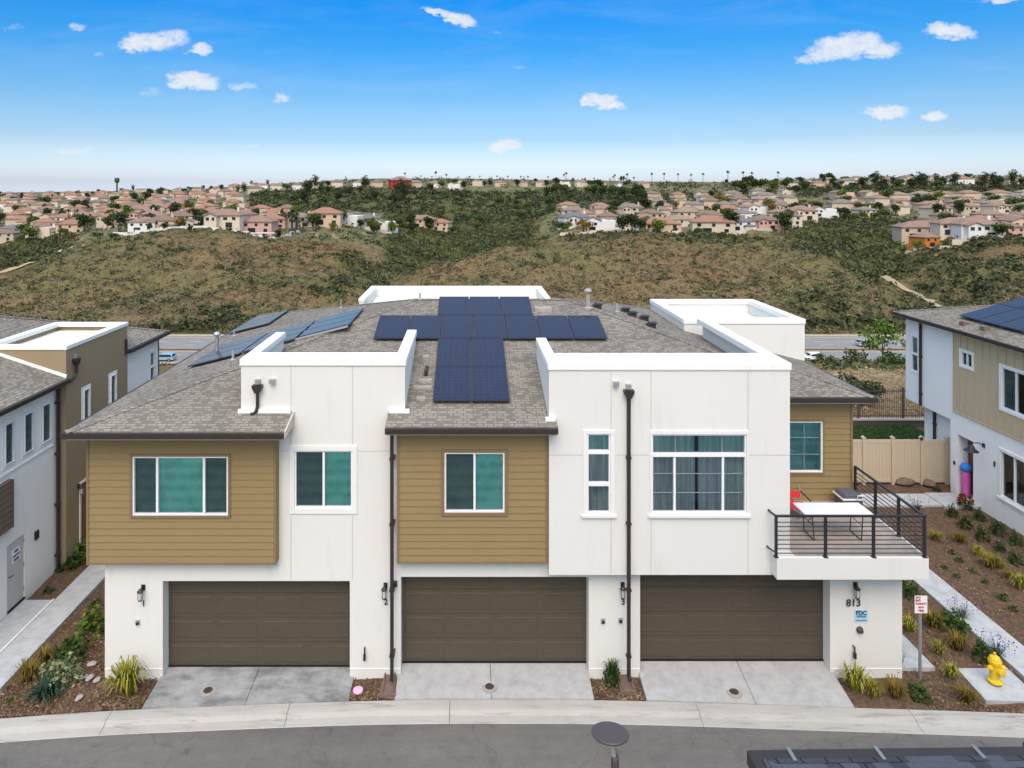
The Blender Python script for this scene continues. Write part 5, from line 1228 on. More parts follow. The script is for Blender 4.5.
trail([(884,277),(898,285),(915,295),(930,303),(942,309)], 2.3, ''); trail([(82,246),(60,254),(35,263),(10,272),(-8,277)], 1.3, '')

# ------------------------------------------------------------------ hillside brush (nobody could count it)
def scatter(n, pxr, yr, keep, logy=True):
    a = rng.uniform(*pxr, n); Y_ = np.sqrt(rng.uniform(yr[0]**2, yr[1]**2, n)) if not logy else np.exp(rng.uniform(math.log(yr[0]), math.log(yr[1]), n))
    X_ = (a-PX)/F*Y_; ii = np.clip(np.round(np.interp(a, ang, np.arange(na))),0,na-1).astype(int); jj = np.clip(np.round(np.interp(Y_, yy, np.arange(nyy))),0,nyy-1).astype(int)
    k = rng.uniform(0,1,n) < keep(R_[ii,jj], B_c[ii,jj], X_, Y_, a); X_, Y_ = X_[k], Y_[k]; ok = np.ones(len(X_), bool)
    for tx,ty,tw in TRAIL: ok &= (np.abs(X_-tx) > tw*.5+1.0) | (Y_ > ty+tw*.5+.5) | (Y_ < ty-tw-4.5)
    return X_[ok], Y_[ok]
def brush(name, mat, X_, Y_, rmin, rmax, nq, flat=.75, sz=.55, kind='stuff'):
    n = len(X_); Z_ = groundV(X_, Y_); r = rmin+(rmax-rmin)*rng.uniform(0,1,n)**2
    d = rng.normal(size=(n,nq,3)); d /= np.linalg.norm(d,axis=2)[...,None]; d[...,2] = np.abs(d[...,2]); rad = rng.uniform(.35,1,(n,nq,1))
    P = np.stack([X_,Y_,Z_-.1],-1)[:,None,:]+d*rad*r[:,None,None]*np.array([1,1,flat]); 
    V, Q = leaf_quads(P.reshape(-1,3), np.repeat(r*sz,nq)); tag(raw_mesh(name, V, Q, mat), kind=kind)
noise2 = lambda x, y, s_, sd: fbm(x, y, s_, 3, sd)
edge = lambda a, y: 1.0*(y>181)
X_, Y_ = scatter(34000, (-60,1090), (181,470), lambda g,b,x,y,a: (.02+.98*np.clip(g*1.5-.2,0,1))*(b<.4))
brush('chaparral', 'scrub_green', X_, Y_, .7, 2.7, 16)
X_, Y_ = scatter(62000, (-60,1090), (181,370), lambda g,b,x,y,a: np.clip(.5+.6*noise2(x,y,30,21)-.6*g,0,1)*(b<.3))
brush('dry_brush', 'scrub_dry', X_, Y_, .3, 1.0, 8)
X_, Y_ = scatter(60000, (-60,1090), (181,400), lambda g,b,x,y,a: np.clip(.45+.7*noise2(x,y,40,33)-.3*g,0,1)*(b<.3))
brush('sage_scrub', 'scrub_olive', X_, Y_, .35, 1.25, 9)
X_, Y_ = scatter(3000, (-60,1090), (181,340), lambda g,b,x,y,a: np.clip(.35+.8*noise2(x,y,60,5),0,1)*(b<.25))
brush('dark_thicket', 'scrub_green', X_, Y_, .9, 2.6, 30, .75, .38)
X_, Y_ = scatter(9000, (-60,1090), (181,480), lambda g,b,x,y,a: np.clip((g-.42)*2.2,0,1)*(b<.4)); brush('canyon_thicket', 'scrub_green', X_, Y_, 1.1, 3.4, 24, .8, .38)
X_, Y_ = scatter(700, (-60,1090), (181,430), lambda g,b,x,y,a: np.clip(g-.45,0,1)*(b<.3)); brush('bright_thicket', 'leaf_lime', X_, Y_, .8, 2.2, 26, .8, .4)
X_, Y_ = scatter(26000, (-60,1090), (181,400), lambda g,b,x,y,a: np.clip(.35+.9*noise2(x,y,26,41),.03,1)*(b<.3)); brush('grey_scrub', 'scrub_grey', X_, Y_, .5, 1.7, 14, .75, .4)
# trees and hedges too dense to count on the slopes and between the houses
X_, Y_ = scatter(9000, (200,700), (455,640), lambda g,b,x,y,a: np.where(((y>470)&(a>250)&(a<650)), .5*np.clip(.75+.5*noise2(x,y,50,9),0,1), 0)); brush('wooded_slope', 'far_wood', X_, Y_, 1.2, 4.2, 22, .95, .42)
X_, Y_ = scatter(5000, (640,1090), (520,640), lambda g,b,x,y,a: .35*np.clip(.7+.6*noise2(x,y,60,9),0,1)); brush('hedgerow', 'far_wood', X_, Y_, 1.2, 3.6, 20, .95, .42)
X_, Y_ = scatter(15000, (-40,1090), (322,800), lambda g,b,x,y,a: (b>.35)*.5*np.clip(.55+.9*noise2(x,y,45,13),.1,1)*np.clip(1.15-(y-322)/700,.2,1)); GARD = (X_, Y_)
# roadside and near slope
X_, Y_ = scatter(5200, (770,960), (39,118), lambda g,b,x,y,a: np.where(y<74, .95, .25)); brush('dry_grass', 'dry_grass', X_, Y_, .2, .55, 16, .9, .26)
X_, Y_ = scatter(1500, (770,960), (70,140), lambda g,b,x,y,a: np.where((y>76)&(y<115), .9, .2)); brush('slope_brush', 'scrub_olive', X_, Y_, .5, 1.5, 26, .8, .4)
X_, Y_ = scatter(900, (770,960), (78,145), lambda g,b,x,y,a: .7); brush('slope_shrubs', 'scrub_green', X_, Y_, .6, 1.7, 34, .85, .35)
n = 1600; X_ = rng.uniform(-120,130,n); Y_ = rng.uniform(178,186,n); brush('roadside_hedge', 'scrub_olive', X_, Y_, .5, 1.3, 14, .9, .45)
n = 500; X_ = rng.uniform(-120,130,n); Y_ = rng.uniform(159.6,161.5,n); k = np.sin(X_*.13)>-.2; brush('median_hedge', 'scrub_green', X_[k], Y_[k], .4, .8, 14, .8, .5)
n = 700; X_ = rng.uniform(-130,140,n); Y_ = rng.uniform(143,147.6,n); brush('verge_hedge', 'scrub_green', X_, Y_, .5, 1.0, 16, .8, .45)

# ------------------------------------------------------------------ tree prototypes
def crown_pts(n, lobes, jitter=.25):
    P = []
    w = np.array([l[3]**2 for l in lobes]); w = w/w.sum()
    for (x,y,z,r,f), k in zip(lobes, rng.multinomial(n, w)):
        d = rng.normal(size=(k,3)); d /= np.linalg.norm(d,axis=1)[:,None]
        P.append(d*(rng.uniform(.3,1.08,k)[:,None]**.6)*r*np.array([1,1,f])+np.array([x,y,z]))
    return np.concatenate(P)
def broad(nq, h, r, seed, tall=1.0):
    rs = random.Random(seed); lobes = []
    for k in range(9):
        a = rs.uniform(0,6.28); q = rs.uniform(.15,.75)*r; lobes.append((q*math.cos(a), q*math.sin(a), h*rs.uniform(.42,.86), r*rs.uniform(.32,.6), .8*tall))
    lobes.append((0,0,h*.66,r*.6,.8*tall)); P = crown_pts(nq, lobes); return leaf_quads(P, r*.21), lobes
def trunk_mb(h, r, lobes):
    m = MB(); m.tube([(0,0,-.6),(0,0,h*.18),(r*.04,0,h*.4),(r*.02,r*.03,h*.62)], [h*.035,h*.028,h*.02,h*.01], 7)
    for l in lobes[:5]: m.tube([(0,0,h*.3),(l[0]*.5,l[1]*.5,h*.42),(l[0],l[1],l[2])], [h*.016,h*.011,h*.004], 5)
    return m
def mb_mesh(m, name, mat):
    me = bpy.data.meshes.new(name); me.from_pydata(m.v, [], m.f); me.materials.append(M[mat]); return me
TP = {}
for key, (mat, nq, h, r, tall, sd) in dict(dark=('leaf_dark',520,7.5,3.3,1.0,1), mid=('leaf_mid',520,7,3.6,.9,2), lime=('leaf_lime',480,6,3.0,.85,3), autumn=('leaf_autumn',420,5.5,2.6,.9,4), tall=('leaf_dark',560,11,3.0,1.5,5), bush=('leaf_mid',300,3.2,2.4,.6,6)).items():
    lq, lob = broad(nq, h, r, sd, tall); TP[key] = (raw_mesh('_foliage', *lq, mat), mb_mesh(trunk_mb(h, r, lob), 'trunk', 'bark'))
def palm(kind):
    m = MB(); 
    h = dict(fan=11, date=5.5)[kind]
    m.tube([(0,0,-.5),(.05,0,h*.4),(.12,.05,h)], [.26,.2,.17] if kind == 'fan' else [.38,.3,.28], 8)
    V = []; Q = []
    nf = 46 if kind == 'fan' else 54
    for k in range(nf):
        a = random.uniform(0,6.28); el = random.uniform(-.6,1.3) if kind == 'fan' else random.uniform(-.3,1.35); L = random.uniform(1.3,1.9) if kind == 'fan' else random.uniform(2.3,3.2); d = Vector((math.cos(a),math.sin(a),0)); s_ = Vector((-d.y,d.x,0)); p = Vector((.12,.05,h)); wv = .62 if kind == 'fan' else .42
        prev = None
        for j in range(5):
            t = j/4; q = p+d*(L*t*math.cos(el))+Vector((0,0,L*t*math.sin(el)-L*.55*t*t)); w_ = wv*(math.sin(PI*min(1,t*.9+.08)))*.5+.03; b = len(V); V += [tuple(q-s_*w_), tuple(q+s_*w_)]
            if prev is not None: Q.append((prev,prev+1,b+1,b))
            prev = b
    return raw_mesh('_fronds', np.array(V), np.array(Q), 'palm_leaf'), mb_mesh(m, 'trunk', 'bark')
TP['fan'] = palm('fan'); TP['date'] = palm('date')
def joined(key):
    f, t = TP[key]; me = bpy.data.meshes.new('tree'); bm = bmesh.new(); bm.from_mesh(f); n = len(bm.faces); bm.from_mesh(t)
    bm.faces.ensure_lookup_table()
    for k, fc in enumerate(bm.faces): fc.material_index = 0 if k < n else 1
    bm.to_mesh(me); bm.free(); me.materials.append(f.materials[0]); me.materials.append(t.materials[0]); return me
TJ = {k: joined(k) for k in TP}
KNAME = dict(dark='tree',mid='tree',lime='tree',autumn='tree',tall='evergreen_tree',bush='bush',fan='palm_tree',date='palm_tree')
KCAT = dict(dark='tree',mid='tree',lime='tree',autumn='tree',tall='tree',bush='bush',fan='palm tree',date='palm tree')
NT_ = [0]; CNT = {}
def tree(kind, x, y, s, label, group, parts=False, sz=1.0, z=None):
    z = ground(x, y)-.1 if z is None else z; NT_[0] += 1; CNT[KNAME[kind]] = CNT.get(KNAME[kind],0)+1
    if parts:
        t = bpy.data.objects.new(KNAME[kind], None); C.objects.link(t); t.empty_display_size = .3
        for nm, me in (('fronds' if kind in ('fan','date') else 'crown', TP[kind][0]), ('trunk', TP[kind][1])): o = bpy.data.objects.new(nm, me); C.objects.link(o); o.parent = t
    else: t = bpy.data.objects.new(KNAME[kind], TJ[kind]); C.objects.link(t)
    t.location = (x,y,z); t.scale = (s,s,s*sz); t.rotation_euler.z = random.uniform(0,6.28)
    return tag(t, label, KCAT[kind], group)
# young tree and shrubs before the valley road
def young(x, y, h, r, mat, label, nq=420, name='young_tree', cat='tree'):
    z = ground(x,y); t = empty(name, (x,y,z), label, cat, world=False)
    lob = [(r*random.uniform(-.6,.6), r*random.uniform(-.5,.5), h*random.uniform(.45,.92), r*random.uniform(.25,.45), .7) for _ in range(8)]
    lq = leaf_quads(crown_pts(int(nq*2.2), lob), r*.105); raw_mesh('crown', *lq, mat, t)
    m = MB(); m.tube([(0,0,-.4),(.1,0,h*.3),(.05,.05,h*.7)], [.12,.09,.03], 7)
    for l in lob[:6]: m.tube([(.1,0,h*.32),(l[0]*.6,l[1]*.6,h*.45),(l[0],l[1],l[2])], [.05,.035,.012], 5)
    m.build('trunk','bark',t); return t
young(XA(882,92), 92, 6.8, 3.4, 'shrub_bright', 'young bright green tree in front of the valley road', 330)
young(XA(912,96), 96, 4.2, 1.8, 'shrub_bright', 'small pale tree partly behind the corner of the right house', 220)
for px, Y, h, r, l in ((893,84,2.6,2.2,'green bush at the foot of the young tree'),(852,86,2.0,2.4,'broad olive bush left of the young tree'),(828,84,2.0,1.8,'dark bush beside the roof corner'),(918,82,2.2,2.0,'green bush under the small pale tree')): young(XA(px,Y),Y,h,r,'shrub_green' if 'green' in l else 'leaf_mid',l,260,'bush','bush')
x, y = XA(861,44), 44; young(x,y,1.8,1.9,'leaf_dark','dark rounded bush right behind the iron fence',420,'bush','bush')

# ------------------------------------------------------------------ houses across the canyon
def house_proto(w, d, h, form):
    R = {}
    wall = MB(); roof = MB(); win = MB(); door = MB(); ov = .5; rs = .42
    def hip(x0,x1,y0,y1,z):
        x0-=ov; x1+=ov; y0-=ov; y1+=ov; k = min(x1-x0,y1-y0)/2; zz = z+rs*k
        if x1-x0 >= y1-y0: a,b = (x0+k,(y0+y1)/2,zz),(x1-k,(y0+y1)/2,zz)
        else: a,b = ((x0+x1)/2,y0+k,zz),((x0+x1)/2,y1-k,zz)
        p = [(x0,y0,z),(x1,y0,z),(x1,y1,z),(x0,y1,z)]
        if x1-x0 >= y1-y0: fs = [[p[0],p[1],b,a],[p[1],p[2],b],[p[2],p[3],a,b],[p[3],p[0],a]]
        else: fs = [[p[0],p[1],a],[p[1],p[2],b,a],[p[2],p[3],b],[p[3],p[0],a,b]]
        for f in fs: roof.face(f)
        roof.box(x0,x1,y0,y1,z-.22,z-.01)
    def gable(x0,x1,y0,y1,z):     # ridge along y, gable end faces the camera
        xm = (x0+x1)/2; zz = z+rs*(x1-x0)/2; t = .22
        for e0, zz0 in ((x0-ov, z-rs*ov),(x1+ov, z-rs*ov)):
            roof.prism([(e0,zz0+.02),(xm,zz+.02),(xm,zz+t),(e0,zz0+t)], y0-ov, y1+ov, axis=1)
        wall.prism([(x0,z-.01),(x1,z-.01),(xm,zz-.02)], y0, y1, axis=1)
    wall.box(-w/2,w/2,-d/2,d/2,-2.5,h)
    if form == 0: hip(-w/2,w/2,-d/2,d/2,h)
    elif form == 1:
        hip(-w/2,w/2,-d/2,d/2,h); wall.box(-w*.42,-w*.08,-d/2-2.2,-d/2-.01,-2.5,h-.3); gable(-w*.42,-w*.08,-d/2-2.2,0,h-.3)
    elif form == 2:
        gable(-w/2,w*.02,-d/2,d/2,h); wall.box(w*.02+.01,w/2+1.5,-d/2+1,d/2,-2.5,h*.58); hip(w*.02,w/2+1.5,-d/2+1,d/2,h*.58)
    else:
        hip(-w/2,w/2,-d/2,d/2,h); wall.box(w*.05,w*.46,-d/2-1.8,-d/2-.01,-2.5,h*.55); hip(w*.05,w*.46,-d/2-1.8,-d/2+.5,h*.55)
    yf = -d/2-.03
    wins = []
    if form == 1: spots = [(-w*.33,h*.60,1.3,1.2,-2.23),(-w*.17,h*.60,1.0,1.2,-2.23),(w*.1,h*.62,1.6,1.2,0),(w*.34,h*.62,1.4,1.2,0),(w*.2,.3,2.6,2.0,0)]
    elif form == 2: spots = [(-w*.36,h*.58,1.3,1.2,0),(-w*.15,h*.58,1.3,1.2,0),(-w*.25,.4,2.8,1.9,0),(w*.28,.6,2.0,1.3,1)]
    elif form == 3: spots = [(-w*.35,h*.62,1.5,1.2,0),(-w*.1,h*.62,1.2,1.2,0),(w*.25,h*.66,1.5,1.0,0),(-w*.25,.2,3.0,2.1,0),(w*.25,.4,2.2,1.3,-1.83)]
    else: spots = [(-w*.34,h*.6,1.4,1.2,0),(0,h*.6,1.2,1.2,0),(w*.33,h*.6,1.5,1.2,0),(-w*.15,.2,3.2,2.0,0),(w*.3,.5,1.6,1.4,0)]
    ws = []
    for (x,z,a,b,dy) in spots:
        q = MB(); q.box(x-a/2,x+a/2,yf+dy-.03,yf+dy+.02,z,z+b); ws.append(mb_mesh(q,'window','car_glass'))
    ch = None
    if form in (1,3): q = MB(); q.box(w*.3,w*.3+.9,-.6,.3,h,h+2.9); ch = mb_mesh(q,'chimney','far_cream')
    return mb_mesh(wall,'wall','far_cream'), mb_mesh(roof,'roof','roof_brown'), ws, ch
HP = [house_proto(13,10,4.9,0), house_proto(14,10,5.1,1), house_proto(13,11,5.0,2), house_proto(12.5,10,4.8,3), house_proto(15.5,10,4.6,0), house_proto(12,9,3.4,0)]
COL = dict(far_cream='cream', far_white='white', far_beige='beige', far_peach='peach', far_sand='sand coloured', far_pink='pink', far_orange='bright orange', far_red='dark red', far_yellow='yellow')
RCOL = dict(roof_terracotta='terracotta', roof_rose='dusty rose', roof_brown='brown', roof_greybrown='grey brown', roof_tan='tan', roof_slate='slate grey')
HOUSES = []
def house(k, x, y, yaw, wc, rc, label, group, s=1.0, parts=2):
    wall, roof, ws, ch = HP[k]; z = max(ground(x,y), ground(x,y-5)-.2)
    t = bpy.data.objects.new('house', None); C.objects.link(t); t.location = (x,y,z); t.rotation_euler.z = yaw; t.scale = (s,s,s); t.empty_display_size = .5
    def add(nm, me, mat, par=t):
        o = bpy.data.objects.new(nm, me); C.objects.link(o); o.parent = par
        if mat: o.material_slots[0].link = 'OBJECT'; o.material_slots[0].material = M[mat]
        return o
    add('wall', wall, wc); rfo = add('roof', roof, rc)
    if parts > 1:
        for w_ in ws: add('window', w_, None)
    if ch and parts > 1: add('chimney', ch, wc, rfo)
    HOUSES.append((x,y,7.5*s)); return tag(t, label, 'house', group)
WC = ['far_cream','far_white','far_beige','far_peach','far_sand','far_cream','far_sand','far_beige']
def free(x, y, r=0): return all((x-a)**2+(y-b)**2 > (c+r)**2 for a,b,c in HOUSES)
# front rows on the rims, told apart one by one
front = [
 # px, Y, form, wall, roof, scale, label
 (12,395,0,'far_white','roof_slate',.8,'low white house at the far left canyon edge'),(45,372,2,'far_cream','roof_rose',1.05,'pale gabled house left of the yellow-green tree'),
 (146,338,0,'far_white','roof_rose',1.0,'first two-storey white house from the left along the rim wall'),(163,340,3,'far_peach','roof_brown',1.1,'peach house with brown roof beside the orange tree on the left rim'),
 (195,350,2,'far_cream','roof_greybrown',.85,'cream gabled house between the orange tree and the white house'),(227,336,1,'far_cream','roof_rose',1.25,'cream house with tall columns above the left rim wall'),
 (260,340,0,'far_pink','roof_rose',1.15,'pink house with veranda on the left rim'),(273,362,0,'far_pink','roof_terracotta',1.0,'pink house partly behind the veranda house'),
 (300,368,1,'far_cream','roof_greybrown',1.0,'cream house behind the palm cluster on the rim'),(326,372,4 if False else 0,'far_peach','roof_terracotta',1.3,'wide peach house with a red tile roof above the bright lawn'),
 (350,392,2,'far_white','roof_tan',1.0,'white gabled house right of the wide peach house'),(366,398,1,'far_white','roof_slate',1.0,'white house with dark roof in the middle of the canyon row'),(384,400,2,'far_white','roof_rose',1.0,'white house with rose roof at the end of the canyon row'),
 (422,430,4,'far_peach','roof_rose',1.1,'long peach house below the red house'),(440,432,0,'far_peach','roof_terracotta',1.0,'peach house at the right end of the canyon head'),
 (400,640,0,'far_red','roof_rose',1.5,'dark red house on the ridge'),
 (575,355,1,'far_white','roof_slate',1.05,'white house with dark roof at the left end of the centre rim'),(600,334,2,'far_white','roof_greybrown',1.1,'white gabled house by the round dark bush on the centre rim'),
 (615,340,2,'far_cream','roof_tan',.95,'cream gable end just left of the round dark bush'),(648,352,0,'far_white','roof_slate',1.15,'white house with a slate roof behind the centre rim'),
 (660,335,4,'far_peach','roof_terracotta',1.15,'peach house with terracotta roof right of the round dark bush'),(712,335,4,'far_sand','roof_terracotta',1.25,'long sand coloured house on the centre rim'),
 (738,338,3,'far_white','roof_slate',.95,'white house with dark yard at the right of the centre rim'),(762,352,1,'far_pink','roof_brown',1.0,'pink house near the end of the centre rim'),(786,372,0,'far_cream','roof_greybrown',1.0,'cream house at the right end of the centre rim'),
 (822,412,2,'far_white','roof_rose',1.0,'white gabled house above the green canyon slope'),(800,396,1,'far_cream','roof_rose',1.1,'cream house at the head of the right canyon slope'),
 (914,345,0,'far_beige','roof_rose',1.2,'beige house left of the orange house'),(927,326,0,'far_orange','roof_rose',.9,'bright orange house on the right rim'),
 (952,326,3,'far_cream','roof_rose',1.15,'cream house right of the orange house'),(974,318,1,'far_white','roof_rose',1.3,'large white gabled house on the right rim'),(1003,318,0,'far_pink','roof_brown',1.0,'pale pink house with a pergola on the right rim'),(1022,322,2,'far_peach','roof_rose',1.1,'peach house cut by the right picture edge on the rim')]
for px,Y,k,wc,rc,s,l in front: house(k, XA(px,Y), Y, random.uniform(-.25,.25), wc, rc, l, 'houses along the canyon rim', s)
def rows(pxr, Ys, step, roofs, place, group, jit=3.5, walls=WC):
    for Y in Ys:
        x = XA(pxr[0],Y)+random.uniform(0,step)
        while x < XA(pxr[1],Y):
            y = Y+random.uniform(-jit,jit)
            if free(x, y, 6.0) and not (gi(R_,x,y) > .8 and gi(B_c,x,y) < .3):
                wc = random.choice(walls); rc = random.choice(roofs); k = random.choice([0,1,2,3,4,0,1])
                house(k, x, y, random.choice([0,0,PI/2,.15,-.2])+random.uniform(-.1,.1), wc, rc, f'{COL[wc]} house with {RCOL[rc]} roof {place}', group, random.uniform(.84,1.02), 2 if Y < 440 else 1)
            x += step*random.uniform(.95,1.25)
TC = ['roof_terracotta','roof_terracotta','roof_rose','roof_terracotta','roof_brown','roof_rose']; GB = ['roof_greybrown','roof_rose','roof_brown','roof_tan','roof_greybrown','roof_terracotta']
rows((5,300), (372,396,420,446,474,506), 17, TC, 'on the left mesa', 'houses on the left mesa'); rows((-20,262), (545,590,645,710,790), 20, TC, 'far back on the left mesa', 'houses far back on the left mesa')
rows((268,470), (655,), 17, GB, 'on the wooded ridge', 'houses on the wooded ridge', walls=['far_white','far_cream','far_beige']); rows((455,660), (690,), 18, TC, 'on the skyline ridge', 'houses on the skyline ridge')
rows((565,800), (366,394,422,452,484), 17, GB, 'on the centre mesa', 'houses on the centre mesa'); rows((640,790), (520,560,605), 20, GB, 'far back on the centre mesa', 'houses far back on the centre mesa')
rows((905,1050), (348,374), 17, ['roof_rose','roof_brown','roof_rose'], 'on the right mesa', 'houses on the right mesa'); rows((830,1050), (412,440,468,498), 17, ['roof_rose','roof_greybrown','roof_rose','roof_tan'], 'in the back rows of the right mesa', 'houses in the back rows of the right mesa')
rows((770,1050), (650,700), 24, ['roof_rose','roof_terracotta','roof_greybrown'], 'on the right skyline ridge', 'houses on the right skyline ridge')
X_, Y_ = scatter(4200, (-40,1090), (600,900), lambda g,b,x,y,a: np.where((a>240)&(a<660), .20*(np.abs(y-655)>24)*(np.abs(y-702)>18), .26)); brush('skyline_woods', 'far_wood', X_, Y_, 1.6, 4.6, 20, 1.25, .4)
# garden greenery between the houses
ok = np.ones(len(GARD[0]), bool)
for a_, b_, c_ in HOUSES: ok &= ((GARD[0]-a_)**2+(GARD[1]-b_)**2) > (c_-.2)**2
gx, gy = GARD[0][ok], GARD[1][ok]; h_ = len(gx)//2
brush('garden_greenery', 'leaf_mid', gx[:h_], gy[:h_], .9, 3.6, 18, 1.25, .42); brush('garden_shrubs', 'far_wood', gx[h_:], gy[h_:], .9, 3.6, 18, 1.25, .42)
# rim walls
def rim_wall(pts, label, hgt=1.6, mat='white_stucco'):
    P = [Vector((XA(px,Y),Y,0)) for px,Y in pts]; m = MB()
    for a, b in zip(P, P[1:]):
        n = max(1,int((b-a).length/4)); 
        for k in range(n):
            p = a+(b-a)*(k/n); q = a+(b-a)*((k+1)/n); z = max(ground(p.x,p.y), ground(q.x,q.y)); d = (q-p).normalized(); s_ = Vector((-d.y,d.x,0))*.12
            m.prism([(p-s_)[:2],(q-s_-d*.01)[:2],(q+s_-d*.01)[:2],(p+s_)[:2]], z-1.5, z+hgt)
    tag(m.build('rim_wall', mat), label, 'wall')
rim_wall([(113,330),(150,322),(200,322),(250,322),(275,326),(300,345)], 'long low white wall along the left canyon rim', 1.3, 'far_white')
rim_wall([(338,384),(370,388),(392,392)], 'short pale wall below the white canyon row', 1.1, 'far_cream')
rim_wall([(560,326),(600,322),(650,322),(700,323),(745,326),(775,350),(800,380)], 'low pale wall along the centre canyon rim', 1.2, 'far_cream')
rim_wall([(905,330),(940,314),(990,308),(1040,308)], 'pale wall along the right canyon rim', 1.0, 'far_cream')
m = MB(); m.box(XA(240,327)-0,XA(283,327),325.2,329,ground(XA(260,327),327)+2.6,ground(XA(260,327),327)+2.8)
for x in np.linspace(XA(241,326),XA(282,326),6): m.box(x-.15,x+.15,325.4,325.7,ground(x,326)-1,ground(x,326)+2.6)
tag(m.build('pergola','far_white'), 'white pergola in front of the pink veranda house', 'pergola')
m = MB(); zz = ground(XA(117,800),800); m.tube([(XA(117,800),800,zz-2),(XA(117,800),800,zz+15)], .9, 8); m.lathe([(1.5,14),(2.6,15.5),(2.8,17.5),(2.4,19.5),(0,20)], (XA(117,800),800,zz), 12); tag(m.build('skyline_mast','leaf_dark'), 'dark mast-like tower on the left skyline', 'tower')  # palm-like mast: dark rounded crown on a tall trunk

# ------------------------------------------------------------------ trees across the canyon
spec = [(115,318,'bush',1.2),(97,330,'bush',1.3),(61,360,'lime',.75),(83,365,'mid',1.1),(90,372,'mid',1.2),(107,350,'dark',.95),(120,352,'dark',1.1),(131,340,'mid',1.0),(148,350,'dark',1.2),(171,338,'autumn',.9),(178,332,'autumn',1.0),(181,345,'lime',1.0),(188,348,'lime',.8),(195,372,'dark',1.25),(203,380,'mid',1.2),(208,375,'mid',1.1),(198,342,'bush',1.0),(215,375,'mid',1.0),(243,352,'mid',1.2),(248,346,'date',1.1),(252,352,'mid',.9),
 (160,333,'bush',.8),(165,316,'dark',.55),(279,322,'dark',.65),(283,370,'dark',1.2),(265,375,'lime',.9),(292,355,'date',1.6),(289,352,'fan',.9),(297,352,'fan',.85),(296,350,'date',1.2),(303,353,'date',1.1),(361,384,'dark',.75),(373,380,'dark',.8),(411,405,'dark',1.0),(399,415,'mid',1.0),
 (568,340,'lime',.8),(583,335,'autumn',.95),(578,345,'autumn',.6),(562,350,'mid',1.0),(622,318,'dark',1.15),(632,318,'dark',1.25),(640,322,'dark',1.0),(644,326,'tall',.6),(690,325,'lime',.7),(697,326,'mid',.75),(684,322,'bush',.8),(704,322,'dark',.45),(675,326,'dark',.5),(716,366,'lime',1.2),(708,372,'lime',1.1),(724,364,'mid',1.3),(733,380,'mid',1.1),(700,378,'lime',.8),(775,372,'lime',.9),(790,380,'dark',.95),(605,352,'mid',.7),(625,355,'date',.9),(628,350,'date',.8),(640,365,'date',.8),
 (868,432,'lime',1.0),(873,436,'lime',.9),(880,440,'mid',.8),(904,322,'lime',.75),(862,405,'lime',.9),(855,402,'lime',.8),(846,405,'dark',1.0),(838,408,'dark',.9),(875,402,'mid',.8),(999,311,'dark',.75),(960,315,'bush',.8),(945,316,'bush',.8),(1013,360,'mid',1.0),(818,428,'dark',1.0),(812,440,'autumn',.9),(802,436,'autumn',.8),
 (150,318,'dark',.6),(190,316,'dark',.5)]
adj = {'dark':'dark green tree','mid':'green tree','lime':'yellow-green tree','autumn':'orange-leaved tree','tall':'tall dark evergreen','bush':'rounded green bush','date':'spreading palm','fan':'tall slender palm'}
place = lambda px: 'at the left mesa rim' if px < 255 else 'by the canyon head row' if px < 460 else 'at the centre rim' if px < 795 else 'at the right rim'
used = {}
for px,Y,k,s in spec:
    x = XA(px,Y); hx_ = min(HOUSES, key=lambda q: abs(q[0]-x)+abs(q[1]-Y))
    tree(k, x, Y, s, f'{adj[k]} among the houses {place(px)}', f'{adj[k]}s {place(px)}', True)
def grove(n, pxr, yr, kinds, sr, label, group, clear=4.5):
    c = 0; tries = 0
    while c < n and tries < n*12:
        tries += 1; px = random.uniform(*pxr); Y = random.uniform(*yr); x = XA(px,Y)
        if not free(x, Y, clear-5): continue
        k = random.choice(kinds); tree(k, x, Y, random.uniform(*sr), f'{adj[k]} {label}', f'{adj[k]}s {label}'); c += 1
grove(22, (250,450), (470,640), ['dark','dark','mid','tall'], (.9,1.6), 'on the wooded slope below the ridge houses', '')
grove(12, (440,560), (440,620), ['dark','mid','mid','bush'], (.8,1.4), 'on the slope above the canyon head', '')
grove(18, (545,645), (520,640), ['dark','mid','mid','dark'], (1.0,1.7), 'in the grove above the centre mesa', '')
grove(12, (728,792), (600,660), ['mid','mid','dark','lime'], (1.2,1.9), 'on the bright green knoll right of centre', '')
grove(24, (860,1040), (540,620), ['dark','tall','tall','mid','dark'], (.9,1.5), 'between the right mesa and its ridge', '')
grove(10, (780,870), (560,640), ['dark','mid','bush'], (.7,1.2), 'on the hedge line below the right ridge', '')
def gardens(n, kinds, sr, pxr, yr, label):
    """trees standing just in front of or beside the houses"""
    hs = [h_ for h_ in HOUSES if pxr[0] < h_[0]/h_[1]*F+PX < pxr[1] and yr[0] < h_[1] < yr[1]]; random.shuffle(hs)
    for i_ in range(n):
        x, y, r = hs[i_ % len(hs)]; k = random.choice(kinds); tree(k, x+random.choice([-1,1])*random.uniform(3,9.5), y-random.uniform(7.2,10), random.uniform(*sr), f'{adj[k]} {label}', f'{adj[k]}s {label}')
gardens(52, ['mid','dark','mid','lime','bush','dark','date'], (.9,1.5), (-20,300), (330,600), 'in the gardens of the left mesa')
gardens(14, ['mid','dark','lime'], (.8,1.3), (300,460), (340,480), 'beside the canyon head row')
gardens(42, ['mid','dark','dark','lime','bush','autumn'], (.85,1.45), (560,800), (330,620), 'in the gardens of the centre mesa')
gardens(44, ['mid','dark','mid','bush','lime'], (.8,1.35), (800,1050), (315,530), 'in the gardens of the right mesa')
gardens(16, ['dark','mid','dark'], (.8,1.3), (280,640), (640,720), 'by the ridge houses')
